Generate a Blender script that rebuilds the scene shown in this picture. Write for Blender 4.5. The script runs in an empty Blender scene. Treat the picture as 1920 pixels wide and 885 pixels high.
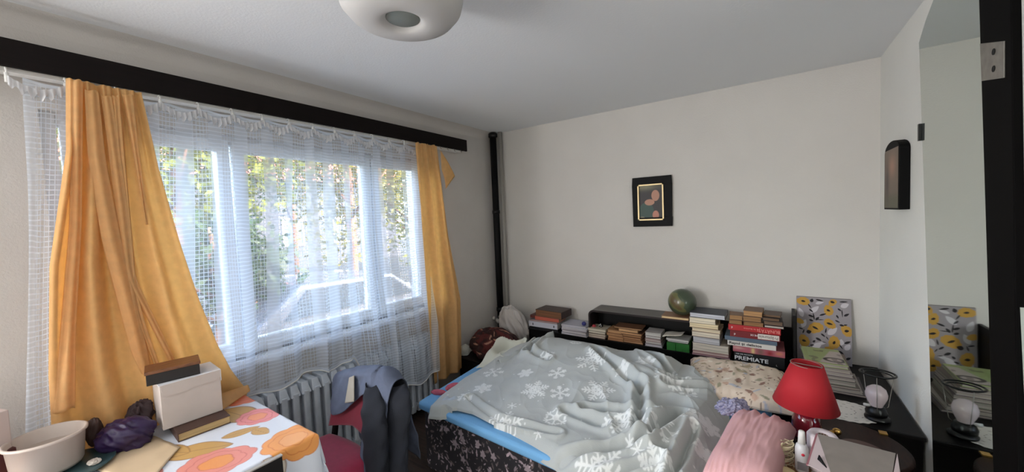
import bpy, bmesh, math, random
import numpy as np
from mathutils import Matrix, Vector
random.seed(4); PI = math.pi
SC = bpy.context.scene; COL = SC.collection

# ------------------------------------------------------------------ camera
R = np.array([[0.8268382741610781, 0.006810198963536012, 0.562398514909496],
              [0.5608945415228963, 0.06408543503773134, -0.8254031562247899],
              [-0.04166271321157051, 0.9979211783533316, 0.04916848708012743]])
CAMZ = 1.65
cam = bpy.data.cameras.new('camera'); cam.sensor_fit = 'HORIZONTAL'; cam.sensor_width = 36; cam.lens = 36*701.945/1920
cam.clip_start = 0.02; cam.clip_end = 200
co = bpy.data.objects.new('camera', cam); COL.objects.link(co)
M4 = Matrix([list(R[0])+[0], list(R[1])+[0], list(R[2])+[CAMZ], [0, 0, 0, 1]]); co.matrix_world = M4
SC.camera = co

def at(px, py, ax, val):
    """world point seen at a photo pixel, at a given x (0), y (1) or z (2)"""
    v = R @ np.array(((px-960)/701.945, -(py-442.5)/701.945, -1.))
    t = (val-(CAMZ if ax == 2 else 0))/v[ax]
    return np.array((v[0]*t, v[1]*t, v[2]*t+CAMZ))

# ------------------------------------------------------------------ light
SC.view_settings.view_transform = 'Standard'; SC.view_settings.look = 'None'
SC.view_settings.gamma = 1; SC.view_settings.use_curve_mapping = False
SC.view_settings.exposure = 3.2
W = bpy.data.worlds.new('World'); SC.world = W; W.use_nodes = True
nt = W.node_tree; nt.nodes.clear()
wo = nt.nodes.new('ShaderNodeOutputWorld'); bg = nt.nodes.new('ShaderNodeBackground')
sk = nt.nodes.new('ShaderNodeTexSky'); sk.sky_type = 'NISHITA'; sk.sun_disc = False
sk.sun_elevation = math.radians(42); sk.sun_rotation = math.radians(70); sk.dust_density = 3; sk.air_density = 1.0
hs = nt.nodes.new('ShaderNodeHueSaturation'); hs.inputs['Saturation'].default_value = .8
nt.links.new(sk.outputs[0], hs.inputs['Color']); nt.links.new(hs.outputs[0], bg.inputs[0]); bg.inputs[1].default_value = .45
nt.links.new(bg.outputs[0], wo.inputs[0])
sun = bpy.data.lights.new('sun', 'SUN'); sun.energy = .24; sun.angle = .02; sun.color = (1, .93, .8)
so = bpy.data.objects.new('sun', sun); COL.objects.link(so); so.location = (5, 1, 8)
so.rotation_euler = Vector((.62, -.25, .62)).to_track_quat('Z', 'Y').to_euler()
pl = bpy.data.lights.new('window_portal', 'AREA'); pl.shape = 'RECTANGLE'; pl.size = 1.5; pl.size_y = 2.4
pl.cycles.is_portal = True
po = bpy.data.objects.new('window_portal', pl); COL.objects.link(po); po.location = (-2.86, 1.3, 1.55)
po.rotation_euler = Vector((-1, 0, 0)).to_track_quat('Z', 'Y').to_euler()
# added fill light behind the camera, no window there; brightens the dark room
dl = bpy.data.lights.new('added_fill_light', 'AREA'); dl.shape = 'RECTANGLE'; dl.size = 1.3; dl.size_y = 1.5; dl.energy = 25; dl.color = (.975, .98, .985)
do = bpy.data.objects.new('added_fill_light', dl); COL.objects.link(do); do.location = (-2.56, -1.56, 1.5)
do.rotation_euler = Vector((-1, -.12, 0)).to_track_quat('Z', 'Y').to_euler()

# ------------------------------------------------------------------ helpers
def srgb(c):
    c = np.asarray(c, float)/255.
    return np.where(c <= .04045, c/12.92, ((c+.055)/1.055)**2.4)
def S(r, g, b): return tuple(srgb((r, g, b)))
MATS = {}
def mat(name, col=(.5, .5, .5), rough=.6, metal=0, bump=0, bscale=60, var=0, vscale=8, trans=0, vc=False, spec=.5, sheen=0, wood=None, bdist=.004, coat=0):
    if name in MATS: return MATS[name]
    m = bpy.data.materials.new(name); m.use_nodes = True; MATS[name] = m
    n = m.node_tree.nodes; l = m.node_tree.links; p = n['Principled BSDF']
    p.inputs['Roughness'].default_value = rough; p.inputs['Metallic'].default_value = metal
    p.inputs['Specular IOR Level'].default_value = spec
    if sheen: p.inputs['Sheen Weight'].default_value = sheen
    if coat: p.inputs['Coat Weight'].default_value = coat
    tc = n.new('ShaderNodeTexCoord')
    if vc:
        a = n.new('ShaderNodeAttribute'); a.attribute_name = 'Col'; src = a.outputs['Color']
    else:
        rgb = n.new('ShaderNodeRGB'); rgb.outputs[0].default_value = (*col, 1); src = rgb.outputs[0]
    if wood:
        mp = n.new('ShaderNodeMapping'); mp.inputs['Scale'].default_value = wood
        nz = n.new('ShaderNodeTexNoise'); nz.inputs['Scale'].default_value = 6; nz.inputs['Detail'].default_value = 6; nz.inputs['Distortion'].default_value = .6
        l.new(tc.outputs['Object'], mp.inputs[0]); l.new(mp.outputs[0], nz.inputs['Vector'])
        r = n.new('ShaderNodeMapRange'); r.inputs[1].default_value = .3; r.inputs[2].default_value = .7; r.inputs[3].default_value = .55; r.inputs[4].default_value = 1.3
        l.new(nz.outputs[0], r.inputs[0])
        mx = n.new('ShaderNodeVectorMath'); mx.operation = 'SCALE'; l.new(src, mx.inputs[0]); l.new(r.outputs[0], mx.inputs['Scale']); src = mx.outputs[0]
    if var:
        nz = n.new('ShaderNodeTexNoise'); nz.inputs['Scale'].default_value = vscale; nz.inputs['Detail'].default_value = 4
        l.new(tc.outputs['Object'], nz.inputs['Vector'])
        r = n.new('ShaderNodeMapRange'); r.inputs[1].default_value = .3; r.inputs[2].default_value = .7; r.inputs[3].default_value = 1-var; r.inputs[4].default_value = 1+var
        l.new(nz.outputs[0], r.inputs[0])
        mx = n.new('ShaderNodeVectorMath'); mx.operation = 'SCALE'; l.new(src, mx.inputs[0]); l.new(r.outputs[0], mx.inputs['Scale']); src = mx.outputs[0]
    l.new(src, p.inputs['Base Color'])
    if bump:
        nz = n.new('ShaderNodeTexNoise'); nz.inputs['Scale'].default_value = bscale; nz.inputs['Detail'].default_value = 3
        l.new(tc.outputs['Object'], nz.inputs['Vector'])
        b = n.new('ShaderNodeBump'); b.inputs['Strength'].default_value = bump; b.inputs['Distance'].default_value = bdist
        l.new(nz.outputs[0], b.inputs['Height']); l.new(b.outputs[0], p.inputs['Normal'])
    if trans:
        t = n.new('ShaderNodeBsdfTranslucent'); l.new(src, t.inputs[0])
        ms = n.new('ShaderNodeMixShader'); ms.inputs[0].default_value = trans
        l.new(p.outputs[0], ms.inputs[1]); l.new(t.outputs[0], ms.inputs[2]); l.new(ms.outputs[0], n['Material Output'].inputs[0])
    return m

def set_tags(o, label=None, cat=None, group=None, kind=None):
    if label: o['label'] = label
    if cat: o['category'] = cat
    if group: o['group'] = group
    if kind: o['kind'] = kind
    return o
def thing(name, label, cat, loc=(0, 0, 0), group=None):
    o = bpy.data.objects.new(name, None); o.empty_display_size = .05; COL.objects.link(o)
    o.location = [float(c) for c in loc]
    return set_tags(o, label, cat, group)
def rootloc(p):
    while p is not None and p.parent is not None: p = p.parent
    return np.array(p.location) if p is not None else np.zeros(3)

class MB:
    def __init__(s): s.v = []; s.f = []; s.c = []
    def add(s, v, f):
        b = len(s.v); s.v += [tuple(map(float, p)) for p in v]; s.f += [tuple(i+b for i in q) for q in f]; return s
    def box(s, x0, x1, y0, y1, z0, z1, rz=0, piv=None):
        v = [(x, y, z) for z in (z0, z1) for y in (y0, y1) for x in (x0, x1)]
        if rz:
            px, py = piv if piv else ((x0+x1)/2, (y0+y1)/2); c, q = math.cos(rz), math.sin(rz)
            v = [(px+(x-px)*c-(y-py)*q, py+(x-px)*q+(y-py)*c, z) for x, y, z in v]
        return s.add(v, [(0, 2, 3, 1), (4, 5, 7, 6), (0, 1, 5, 4), (1, 3, 7, 5), (3, 2, 6, 7), (2, 0, 4, 6)])
    def hexa(s, b4, t4):
        return s.add(list(b4)+list(t4), [(3, 2, 1, 0), (4, 5, 6, 7), (0, 1, 5, 4), (1, 2, 6, 5), (2, 3, 7, 6), (3, 0, 4, 7)])
    def prism(s, poly, axis, a, b):
        n = len(poly)
        def mk(p, w):
            if axis == 0: return (w, p[0], p[1])
            if axis == 1: return (p[0], w, p[1])
            return (p[0], p[1], w)
        v = [mk(p, a) for p in poly]+[mk(p, b) for p in poly]
        return s.add(v, [tuple(range(n))[::-1], tuple(range(n, 2*n))]+[(i, (i+1) % n, n+(i+1) % n, n+i) for i in range(n)])
    def tube(s, path, r, n=10, cap=True):
        P = [np.array(p, float) for p in path]; rs = r if hasattr(r, '__len__') else [r]*len(P)
        rings = []; up = None
        for i, p in enumerate(P):
            t = P[min(i+1, len(P)-1)]-P[max(i-1, 0)]; t = t/(np.linalg.norm(t)+1e-9)
            if up is None: up = np.array((0, 0, 1.)) if abs(t[2]) < .9 else np.array((1., 0, 0))
            a = np.cross(t, up); a /= np.linalg.norm(a)+1e-9; bb = np.cross(a, t); up = bb
            rings.append([p+rs[i]*(math.cos(2*PI*k/n)*a+math.sin(2*PI*k/n)*bb) for k in range(n)])
        v = [q for rr in rings for q in rr]; f = []
        for i in range(len(P)-1):
            for k in range(n): f.append((i*n+k, i*n+(k+1) % n, (i+1)*n+(k+1) % n, (i+1)*n+k))
        if cap: f += [tuple(range(n))[::-1], tuple((len(P)-1)*n+k for k in range(n))]
        return s.add(v, f)
    def lathe(s, prof, cx, cy, n=32, tilt=None, cap=True):
        v = []; f = []
        for r, z in prof:
            for k in range(n): v.append((r*math.cos(2*PI*k/n), r*math.sin(2*PI*k/n), z))
        for i in range(len(prof)-1):
            for k in range(n): f.append((i*n+k, i*n+(k+1) % n, (i+1)*n+(k+1) % n, (i+1)*n+k))
        if cap:
            if prof[0][0] > 0: f.append(tuple(range(n))[::-1])
            if prof[-1][0] > 0: f.append(tuple((len(prof)-1)*n+k for k in range(n)))
        if tilt is not None:
            ax, ay, z0 = tilt; Rm = Matrix.Rotation(ax, 3, 'X') @ Matrix.Rotation(ay, 3, 'Y')
            v = [tuple(Rm @ Vector((a, b, c-z0))+Vector((0, 0, z0))) for a, b, c in v]
        return s.add([(a+cx, b+cy, c) for a, b, c in v], f)
    def ball(s, c, r, n=24, m=14):
        r = r if hasattr(r, '__len__') else (r, r, r)
        prof = [(math.sin(PI*i/m), -math.cos(PI*i/m)) for i in range(m+1)]
        v = []; f = []
        for a, z in prof:
            for k in range(n): v.append((c[0]+r[0]*a*math.cos(2*PI*k/n), c[1]+r[1]*a*math.sin(2*PI*k/n), c[2]+r[2]*z))
        for i in range(m):
            for k in range(n): f.append((i*n+k, i*n+(k+1) % n, (i+1)*n+(k+1) % n, (i+1)*n+k))
        return s.add(v, f)
    def grid(s, X, Y, Z, col=None, flip=False):
        nv, nu = X.shape; b = len(s.v)
        s.v += list(zip(X.ravel().tolist(), Y.ravel().tolist(), Z.ravel().tolist()))
        idx = np.arange(nu*nv).reshape(nv, nu)+b
        q = np.stack([idx[:-1, :-1], idx[:-1, 1:], idx[1:, 1:], idx[1:, :-1]], -1).reshape(-1, 4)
        if flip: q = q[:, ::-1]
        s.f += list(map(tuple, q.tolist()))
        if col is not None: s.c += col.reshape(-1, 3).tolist()
        return s
    def rot(s, ang, piv, axis='Z', start=0):
        Rm = Matrix.Rotation(ang, 3, axis); P = Vector(piv)
        s.v = s.v[:start]+[tuple(Rm @ (Vector(p)-P)+P) for p in s.v[start:]]; return s
    def build(s, name, m, parent=None, smooth=False, bevel=0, solid=0, label=None, kind=None, sub=0):
        L = rootloc(parent); me = bpy.data.meshes.new(name)
        if parent is not None: v = (np.array(s.v)-L).tolist()
        else: v = s.v
        me.from_pydata(v, [], s.f)
        if not s.c:
            bm = bmesh.new(); bm.from_mesh(me); bmesh.ops.remove_doubles(bm, verts=bm.verts, dist=1e-6)
            bmesh.ops.recalc_face_normals(bm, faces=bm.faces); bm.to_mesh(me); bm.free()
        if s.c:
            a = me.color_attributes.new('Col', 'FLOAT_COLOR', 'POINT'); c = np.ones((len(s.v), 4)); c[:, :3] = np.array(s.c)
            a.data.foreach_set('color', c.ravel())
        if smooth: me.polygons.foreach_set('use_smooth', [True]*len(me.polygons))
        me.materials.append(m); me.update()
        o = bpy.data.objects.new(name, me); COL.objects.link(o)
        if parent is not None: o.parent = parent
        if bevel:
            b = o.modifiers.new('bevel', 'BEVEL'); b.width = bevel; b.segments = 2; b.limit_method = 'ANGLE'
            if smooth: b.harden_normals = False
        if solid:
            b = o.modifiers.new('solid', 'SOLIDIFY'); b.thickness = solid; b.offset = 0
        if sub:
            b = o.modifiers.new('sub', 'SUBSURF'); b.levels = sub; b.render_levels = sub
        if label: o['label'] = label
        if kind: o['kind'] = kind
        return o
def top(o, label, cat, group=None, kind=None): return set_tags(o, label, cat, group, kind)
def struct(name, mb, m, parent=None, **k):
    return mb.build(name, m, parent, kind='structure', **k)
def text(name, s, size, m, parent, origin, right, up, extrude=.0006, bold=False, width=None):
    cu = bpy.data.curves.new(name, 'FONT'); cu.body = s; cu.size = size; cu.extrude = extrude; cu.align_x = 'CENTER'; cu.align_y = 'CENTER'
    if bold: cu.offset = size*.02
    o = bpy.data.objects.new(name, cu); COL.objects.link(o)
    dg = bpy.context.evaluated_depsgraph_get(); me = bpy.data.meshes.new_from_object(o.evaluated_get(dg)); bpy.data.objects.remove(o)
    r = Vector(right).normalized(); u = Vector(up).normalized(); nn = r.cross(u); L = Vector([float(c) for c in rootloc(parent)]); og = Vector([float(c) for c in origin])-L
    xs = [v.co.x for v in me.vertices]; sx = 1
    if width and xs: sx = width/(max(xs)-min(xs))
    for v in me.vertices: v.co = og+r*v.co.x*sx+u*v.co.y+nn*v.co.z
    me.materials.clear(); me.materials.append(m)
    t = bpy.data.objects.new(name, me); COL.objects.link(t); t.parent = parent; return t

def fbm(x, y, seed=0, f=1., oct=4, gain=.5):
    rs = np.random.RandomState(seed); out = np.zeros_like(np.asarray(x, float)); amp = 1; tot = 0
    for o in range(oct):
        acc = 0
        for k in range(6):
            a = rs.rand()*2*PI; ph = rs.rand()*2*PI; fr = f*(.7+.6*rs.rand())
            w = .8*np.sin(fr*.6*(x*math.sin(a)-y*math.cos(a))+ph*2)
            acc = acc+np.sin(fr*(x*math.cos(a)+y*math.sin(a))+ph+w)
        out = out+amp*acc/3; tot += amp; amp *= gain; f *= 2.03
    return out/tot
def ridged(x, y, seed, f, oct=3): return 1-np.abs(fbm(x, y, seed, f, oct))*1.6
def sstep(a, b, x): t = np.clip((x-a)/(b-a), 0, 1); return t*t*(3-2*t)
def gauss(x, y, cx, cy, sx, sy, a=0):
    c, s_ = math.cos(a), math.sin(a); u = (x-cx)*c+(y-cy)*s_; v = -(x-cx)*s_+(y-cy)*c
    return np.exp(-(u/sx)**2-(v/sy)**2)
def mixc(C, col, m): m = np.clip(m, 0, 1)[..., None]; return C*(1-m)+np.array(col)*m

# painting helpers for prints (flat print colours on a fine mesh)
def seg(x, y, x0, y0, x1, y1):
    dx, dy = x1-x0, y1-y0; t = np.clip(((x-x0)*dx+(y-y0)*dy)/(dx*dx+dy*dy+1e-12), 0, 1)
    return np.hypot(x-x0-t*dx, y-y0-t*dy)
def flake(x, y, cx, cy, r, ang, typ, w):
    """mask of one printed snowflake"""
    sel = np.hypot(x-cx, y-cy) < r*1.2; M = np.zeros_like(x)
    if not sel.any(): return M
    u = x[sel]-cx; v = y[sel]-cy; rad = np.hypot(u, v); th = np.arctan2(v, u)-ang
    th = np.abs((th+PI/6) % (PI/3)-PI/6); a = rad*np.cos(th); b = rad*np.sin(th)
    d = seg(a, b, r*.04, 0, r*(.95 if typ != 2 else .9), 0)
    if typ == 0:
        for q, ln in ((.55, .26), (.8, .2)): d = np.minimum(d, seg(a, b, r*q, 0, r*(q+ln*.7), r*ln*.7))
    elif typ == 1:
        for q, ln in ((.3, .22), (.52, .3), (.74, .22)): d = np.minimum(d, seg(a, b, r*q, 0, r*(q+ln*.5), r*ln*.86))
        d = np.minimum(d, np.abs(a-r*.26)+0*(b))
        d = np.minimum(d, np.hypot(a-r*.98, b)*.6)
    elif typ == 2:
        d = np.minimum(d, np.abs(rad-r*.2)); d = np.minimum(d, seg(a, b, r*.6, 0, r*.8, r*.22))
        d = np.minimum(d, np.hypot(a-r*.62, b-r*.3)*.7)
    else:
        w = w*.8
    m = 1-sstep(w*.55, w*1.1, d); M[sel] = m; return M
def flower(C, x, y, cx, cy, r, base, line, ang=0, asp=1., centre=None):
    c, s_ = math.cos(ang), math.sin(ang); u = ((x-cx)*c+(y-cy)*s_); v = (-(x-cx)*s_+(y-cy)*c)/asp
    rad = np.hypot(u, v); th = np.arctan2(v, u)
    def edge(k, ph, q): return r*q*(1+.10*np.abs(np.sin(k*th/2+ph))+.05*np.sin(3*th+ph*2))
    e = edge(9, .3, .92); C = mixc(C, base, 1-sstep(-.0015, .0015, rad-e))
    lines = np.minimum.reduce([np.abs(rad-e), np.abs(rad-edge(8, 1.1, .68)), np.abs(rad-edge(6, 2., .42))])
    if centre is not None: C = mixc(C, centre, (1-sstep(-.002, .004, rad-edge(6, 2., .42))))
    C = mixc(C, line, (1-sstep(.0006, .0028, lines))*.75*(rad < e*1.05))
    return C
def leaf(C, x, y, cx, cy, L, Wd, ang, base, line=None):
    c, s_ = math.cos(ang), math.sin(ang); u = ((x-cx)*c+(y-cy)*s_)/L; v = (-(x-cx)*s_+(y-cy)*c)/Wd
    d = np.abs(v)-np.clip(1-u*u, 0, 1)**.8*(1-.25*u); d = np.where(np.abs(u) > 1, 1, d)
    C = mixc(C, base, 1-sstep(-.06, .06, d))
    if line is not None: C = mixc(C, line, (1-sstep(.0, .09, np.abs(d)))*.8*(np.abs(u) < 1)); C = mixc(C, line, (1-sstep(.0, .06, np.abs(v)))*.6*(d < 0))
    return C

# ------------------------------------------------------------------ materials
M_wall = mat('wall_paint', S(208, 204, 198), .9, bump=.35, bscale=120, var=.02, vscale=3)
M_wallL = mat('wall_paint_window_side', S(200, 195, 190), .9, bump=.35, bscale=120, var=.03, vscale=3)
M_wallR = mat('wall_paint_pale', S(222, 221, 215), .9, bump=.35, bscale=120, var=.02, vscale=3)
M_ceil = mat('ceiling_paint', S(228, 230, 232), .92, bump=.2, bscale=90)
M_floor = mat('floor_dark', S(58, 44, 36), .6, wood=(1, 10, 1))
M_pvc = mat('white_plastic_frame', S(228, 232, 238), .35)
M_dark = mat('dark_lacquer', S(9, 6, 6), .5, wood=(1, 12, 12), spec=.2)
M_darkw = mat('dark_wood', S(16, 9, 8), .6, wood=(12, 1, 12), spec=.15)
M_brown = mat('brown_wood', S(40, 21, 16), .5, wood=(10, 2, 10), spec=.2)
M_tan = mat('tan_wood', S(170, 130, 92), .5, wood=(10, 2, 10))
M_black = mat('black_metal', S(9, 9, 10), .35, metal=.3)
M_rad = mat('radiator_paint', S(186, 194, 204), .45, var=.06, vscale=20)
M_brass = mat('brass', S(200, 160, 90), .3, metal=1)
M_chrome = mat('worn_steel', S(150, 145, 138), .45, metal=.8, var=.15, vscale=30)
M_white = mat('white_paint_matte', S(225, 224, 220), .6)
M_paper = mat('paper', S(222, 214, 200), .8, var=.05, vscale=20)

# ------------------------------------------------------------------ the room
XL, XR, YB, YF, ZC = -2.587, .627, 3.457, -2.3, 2.6
WY0, WY1, WZ0, WZ1 = .22, 2.44, .875, 2.2
struct('floor', MB().box(XL-.3, XR+.2, YF-.2, YB+.2, -.1, 0), M_floor)
struct('ceiling', MB().box(XL-.3, XR+.2, YF-.2, YB+.2, ZC, ZC+.12), M_ceil)
struct('wall_back', MB().box(XL-.3, XR+.2, YB, YB+.15, 0, ZC), M_wall)
struct('wall_front', MB().box(XL-.3, XR+.2, YF-.15, YF, 0, ZC), M_wall)
struct('wall_right', MB().box(XR, XR+.15, YF, YB, 0, ZC), M_wallR)
wl = MB(); wl.box(XL-.28, XL, YF, YB, 0, WZ0).box(XL-.28, XL, YF, YB, WZ1, ZC).box(XL-.28, XL, YF, WY0, WZ0, WZ1).box(XL-.28, XL, WY1, YB, WZ0, WZ1)
struct('wall_left', wl, M_wallL)
# cornice: hollow curve between window wall and ceiling
prof = [(XL, ZC-.075), (XL+.006, ZC-.05), (XL+.02, ZC-.025), (XL+.045, ZC-.008), (XL+.075, ZC), (XL, ZC)]
c = MB(); c.add([(x, YF, z) for x, z in prof]+[(x, YB, z) for x, z in prof], [(i, i+1, i+7, i+6) for i in range(4)]); struct('trim_1', c, M_wallL, smooth=True)
# window
win = thing('window_1', 'white plastic three-part window behind the lace curtain', 'window', (XL, 1.33, WZ0)); win['kind'] = 'structure'
del win['category']
def frame(y0, y1, z0, z1, x0, x1, w, wt=None, wb=None):
    wt = wt or w; wb = wb or w; m = MB()
    m.box(x0, x1, y0, y0+w, z0, z1).box(x0, x1, y1-w, y1, z0, z1).box(x0, x1, y0+w, y1-w, z0, z0+wb).box(x0, x1, y0+w, y1-w, z1-wt, z1); return m
frame(WY0, WY1, WZ0, WZ1, XL-.12, XL-.05, .05).build('window_frame', M_pvc, win, bevel=.004)
M_glass = bpy.data.materials.new('window_glass'); M_glass.use_nodes = True
n = M_glass.node_tree.nodes; l = M_glass.node_tree.links; n.remove(n['Principled BSDF'])
tr = n.new('ShaderNodeBsdfTransparent'); gl = n.new('ShaderNodeBsdfGlossy'); gl.inputs['Roughness'].default_value = .02
fr = n.new('ShaderNodeFresnel'); fr.inputs[0].default_value = 1.45; mx = n.new('ShaderNodeMixShader')
l.new(fr.outputs[0], mx.inputs[0]); l.new(tr.outputs[0], mx.inputs[1]); l.new(gl.outputs[0], mx.inputs[2]); l.new(mx.outputs[0], n['Material Output'].inputs[0])
for (a, b) in ((.28, .915), (.93, 1.86), (1.875, 2.385)):
    sh = frame(a, b, WZ0+.03, WZ1-.03, XL-.10, XL-.02, .062).build('sash', M_pvc, win, bevel=.006)
    MB().box(XL-.066, XL-.06, a+.055, b-.055, WZ0+.09, WZ1-.09).build('pane', M_glass, sh)
    h = MB().box(XL-.02, XL-.005, (a+.02), (a+.045), 1.45, 1.52).box(XL-.008, XL+.012, a+.024, a+.04, 1.40, 1.5)
    h.build('window_handle', M_pvc, sh, bevel=.003)
struct('trim_2', MB().box(XL-.05, XL+.1, WY0-.03, WY1+.03, WZ0-.03, WZ0), M_pvc, bevel=.006)
for s_, yy in (('trim_3', WY0), ('trim_4', WY1)): pass

# ------------------------------------------------------------------ outdoors
struct('garden_ground', MB().box(-40, XL-.28, -30, 40, -.75, -.65), mat('dry_grass', S(34, 37, 36), .9, var=.3, vscale=1.5))
ho = thing('neighbour_house', 'pale rendered house with a tiled roof standing beyond the garden trees', 'house', (-21, 10, -.65))
MB().box(-25, -21, 2, 17, -.65, 4.2).build('wall', mat('render_house', S(66, 68, 74), .9), ho)
MB().prism([(-25.5, 4.1), (-20.5, 4.1), (-23, 6.4)], 1, 1.6, 17.4).build('roof', mat('roof_tile', S(150, 80, 60), .8), ho)
for yy in (4.6, 7.2, 10, 12.8):
    wf = frame(yy-.55, yy+.55, .6, 2.1, -21.02, -20.95, .07).build('window', M_pvc, ho)
    MB().box(-21.01, -20.99, yy-.5, yy+.5, .65, 2.05).box(-21.0, -20.96, yy-.02, yy+.02, .65, 2.05).build('pane', mat('dark_glass', S(70, 85, 100), .1), wf)
def tree(x, y, h, cr, label, leafcol, seed, trunkcol=S(120, 85, 62), n=2600, ls=.09, low=.35):
    t = thing('garden_tree', label, 'tree', (x, y, -.65), 'trees in the garden outside the window')
    rs = np.random.RandomState(seed); z0 = -.65
    m = MB(); m.tube([(x, y, z0), (x+.05, y+.04, z0+h*.3), (x-.04, y+.1, z0+h*.6), (x, y, z0+h*.9)], [.11, .09, .06, .02], 8)
    for k in range(7):
        a = rs.rand()*6.28; zb = z0+h*(.3+.07*k); m.tube([(x, y, zb), (x+cr*.6*math.cos(a), y+cr*.6*math.sin(a), zb+h*.18)], [.04, .012], 6)
    m.build('trunk', mat('bark', trunkcol, .9), t, smooth=True)
    d = rs.randn(n, 3); d /= np.linalg.norm(d, axis=1)[:, None]; rr = rs.rand(n)**.45
    cl = rs.randn(9, 3)*.45; ci = rs.randint(0, 9, n)
    P = np.stack([x+cr*(cl[ci, 0]*.8+d[:, 0]*rr*.6), y+cr*(cl[ci, 1]*.8+d[:, 1]*rr*.6), z0+h*(low+1)/2+h*(1-low)*.5*(cl[ci, 2]*.9+d[:, 2]*rr*.7)], 1)
    a = rs.randn(n, 3); a /= np.linalg.norm(a, axis=1)[:, None]; b = np.cross(a, rs.randn(n, 3)); b /= np.linalg.norm(b, axis=1)[:, None]
    s1 = ls*(.6+.8*rs.rand(n))[:, None]; V = np.stack([P-a*s1, P+b*s1*.45, P+a*s1, P-b*s1*.45], 1).reshape(-1, 3)
    m = MB(); m.v = V.tolist(); m.f = [(4*i, 4*i+1, 4*i+2, 4*i+3) for i in range(n)]
    lc = np.repeat(np.array(leafcol)[None]*(.55+.9*rs.rand(n, 1))*np.array([1, 1, .8]), 4, 0); m.c = lc.tolist()
    m.build('foliage', mat('leaf_print', vc=True, trans=.45, rough=.6), t, kind='stuff')
YG = S(96, 102, 34); GG = S(44, 60, 32); YY = S(100, 96, 36)
tree(-9, 2.2, 6.2, 2.0, 'yellow-green garden tree in the left part of the window view', YG, 1, n=5000)
tree(-8.5, 5.4, 6.5, 2.2, 'yellowing tree beyond the middle window pane', YY, 2, n=5000)
tree(-10, 8.6, 6.2, 2.1, 'bright green tree beyond the right edge of the middle pane', YG, 3, n=5000)
tree(-12.5, 12.5, 7, 2.6, 'tree seen beyond the narrow right window pane', YY, 4, n=4500)
tree(-14.5, 1, 7.5, 2.8, 'darker green tree farthest left in the garden', GG, 5, n=4500)
tree(-15.5, 7.4, 8, 2.9, 'tall dark green tree in front of the far house', GG, 6, n=5500)
tree(-6.6, 2.0, 2.6, 1.1, 'low leafy shrub-like tree nearest the left pane', GG, 7, n=2500, low=.15)
tree(-11.5, 3.6, 2.9, 1.5, 'low golden bush behind the parked car', YY, 8, n=3000, low=.1)
# parked car
cr_ = thing('car', 'silver hatchback car parked in the garden outside the window', 'car', (-6.4, 4.0, -.65))
CP = [(2.0, -.3), (5.9, -.3), (6.02, .0), (5.9, .22), (4.95, .3), (4.3, .75), (2.7, .8), (2.15, .35), (2.0, .2)]
b = MB().prism(CP, 0, -7.2, -5.55); b.build('body', mat('silver_car', S(52, 58, 68), .5, metal=0, coat=.6), cr_, bevel=.06, smooth=False)
MB().prism([(2.45, .34), (4.72, .34), (4.22, .70), (2.78, .72)], 0, -7.23, -5.52).build('side_window', mat('car_glass', S(40, 48, 56), .08), cr_)
for yy in (2.8, 5.1):
    for xx in (-7.1, -5.6):
        w_ = MB(); w_.lathe([(.0, -.09), (.3, -.09), (.32, -.05), (.32, .05), (.3, .09), (0, .09)], 0, 0, 24); w_.rot(PI/2, (0, 0, 0), 'Y')
        w_.v = [(x+xx, y+yy, z-.33) for x, y, z in w_.v]; w_.build('wheel', mat('tyre', S(26, 26, 28), .8), cr_, smooth=True)

# ------------------------------------------------------------------ pelmet, rail, curtains
pm = thing('pelmet', 'long dark brown wooden pelmet board above the window', 'pelmet', (-2.5, 1, 2.33))
MB().box(-2.463, -2.445, -1.4, 2.865, 2.322, 2.432).build('front_board', M_darkw, pm, bevel=.002)
MB().box(XL, -2.463, 2.835, 2.855, 2.33, 2.428).build('end_board', M_darkw, pm, bevel=.002)
for yy in (-.9, .3, 1.5, 2.7): MB().box(XL, -2.463, yy-.012, yy+.012, 2.39, 2.42).build('bracket', M_black, pm)
rl = thing('curtain_rail', 'white double curtain rail behind the dark pelmet', 'curtain rail', (-2.53, 1, 2.3))
MB().box(-2.565, -2.535, -1.3, 2.82, 2.318, 2.345).box(-2.515, -2.485, -1.3, 2.82, 2.312, 2.338).build('rail', M_white, rl)
for yy in (.62, 1.72, 2.68): MB().box(-2.587, -2.48, yy, yy+.04, 2.346, 2.36).build('rail_bracket', M_white, rl)

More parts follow.
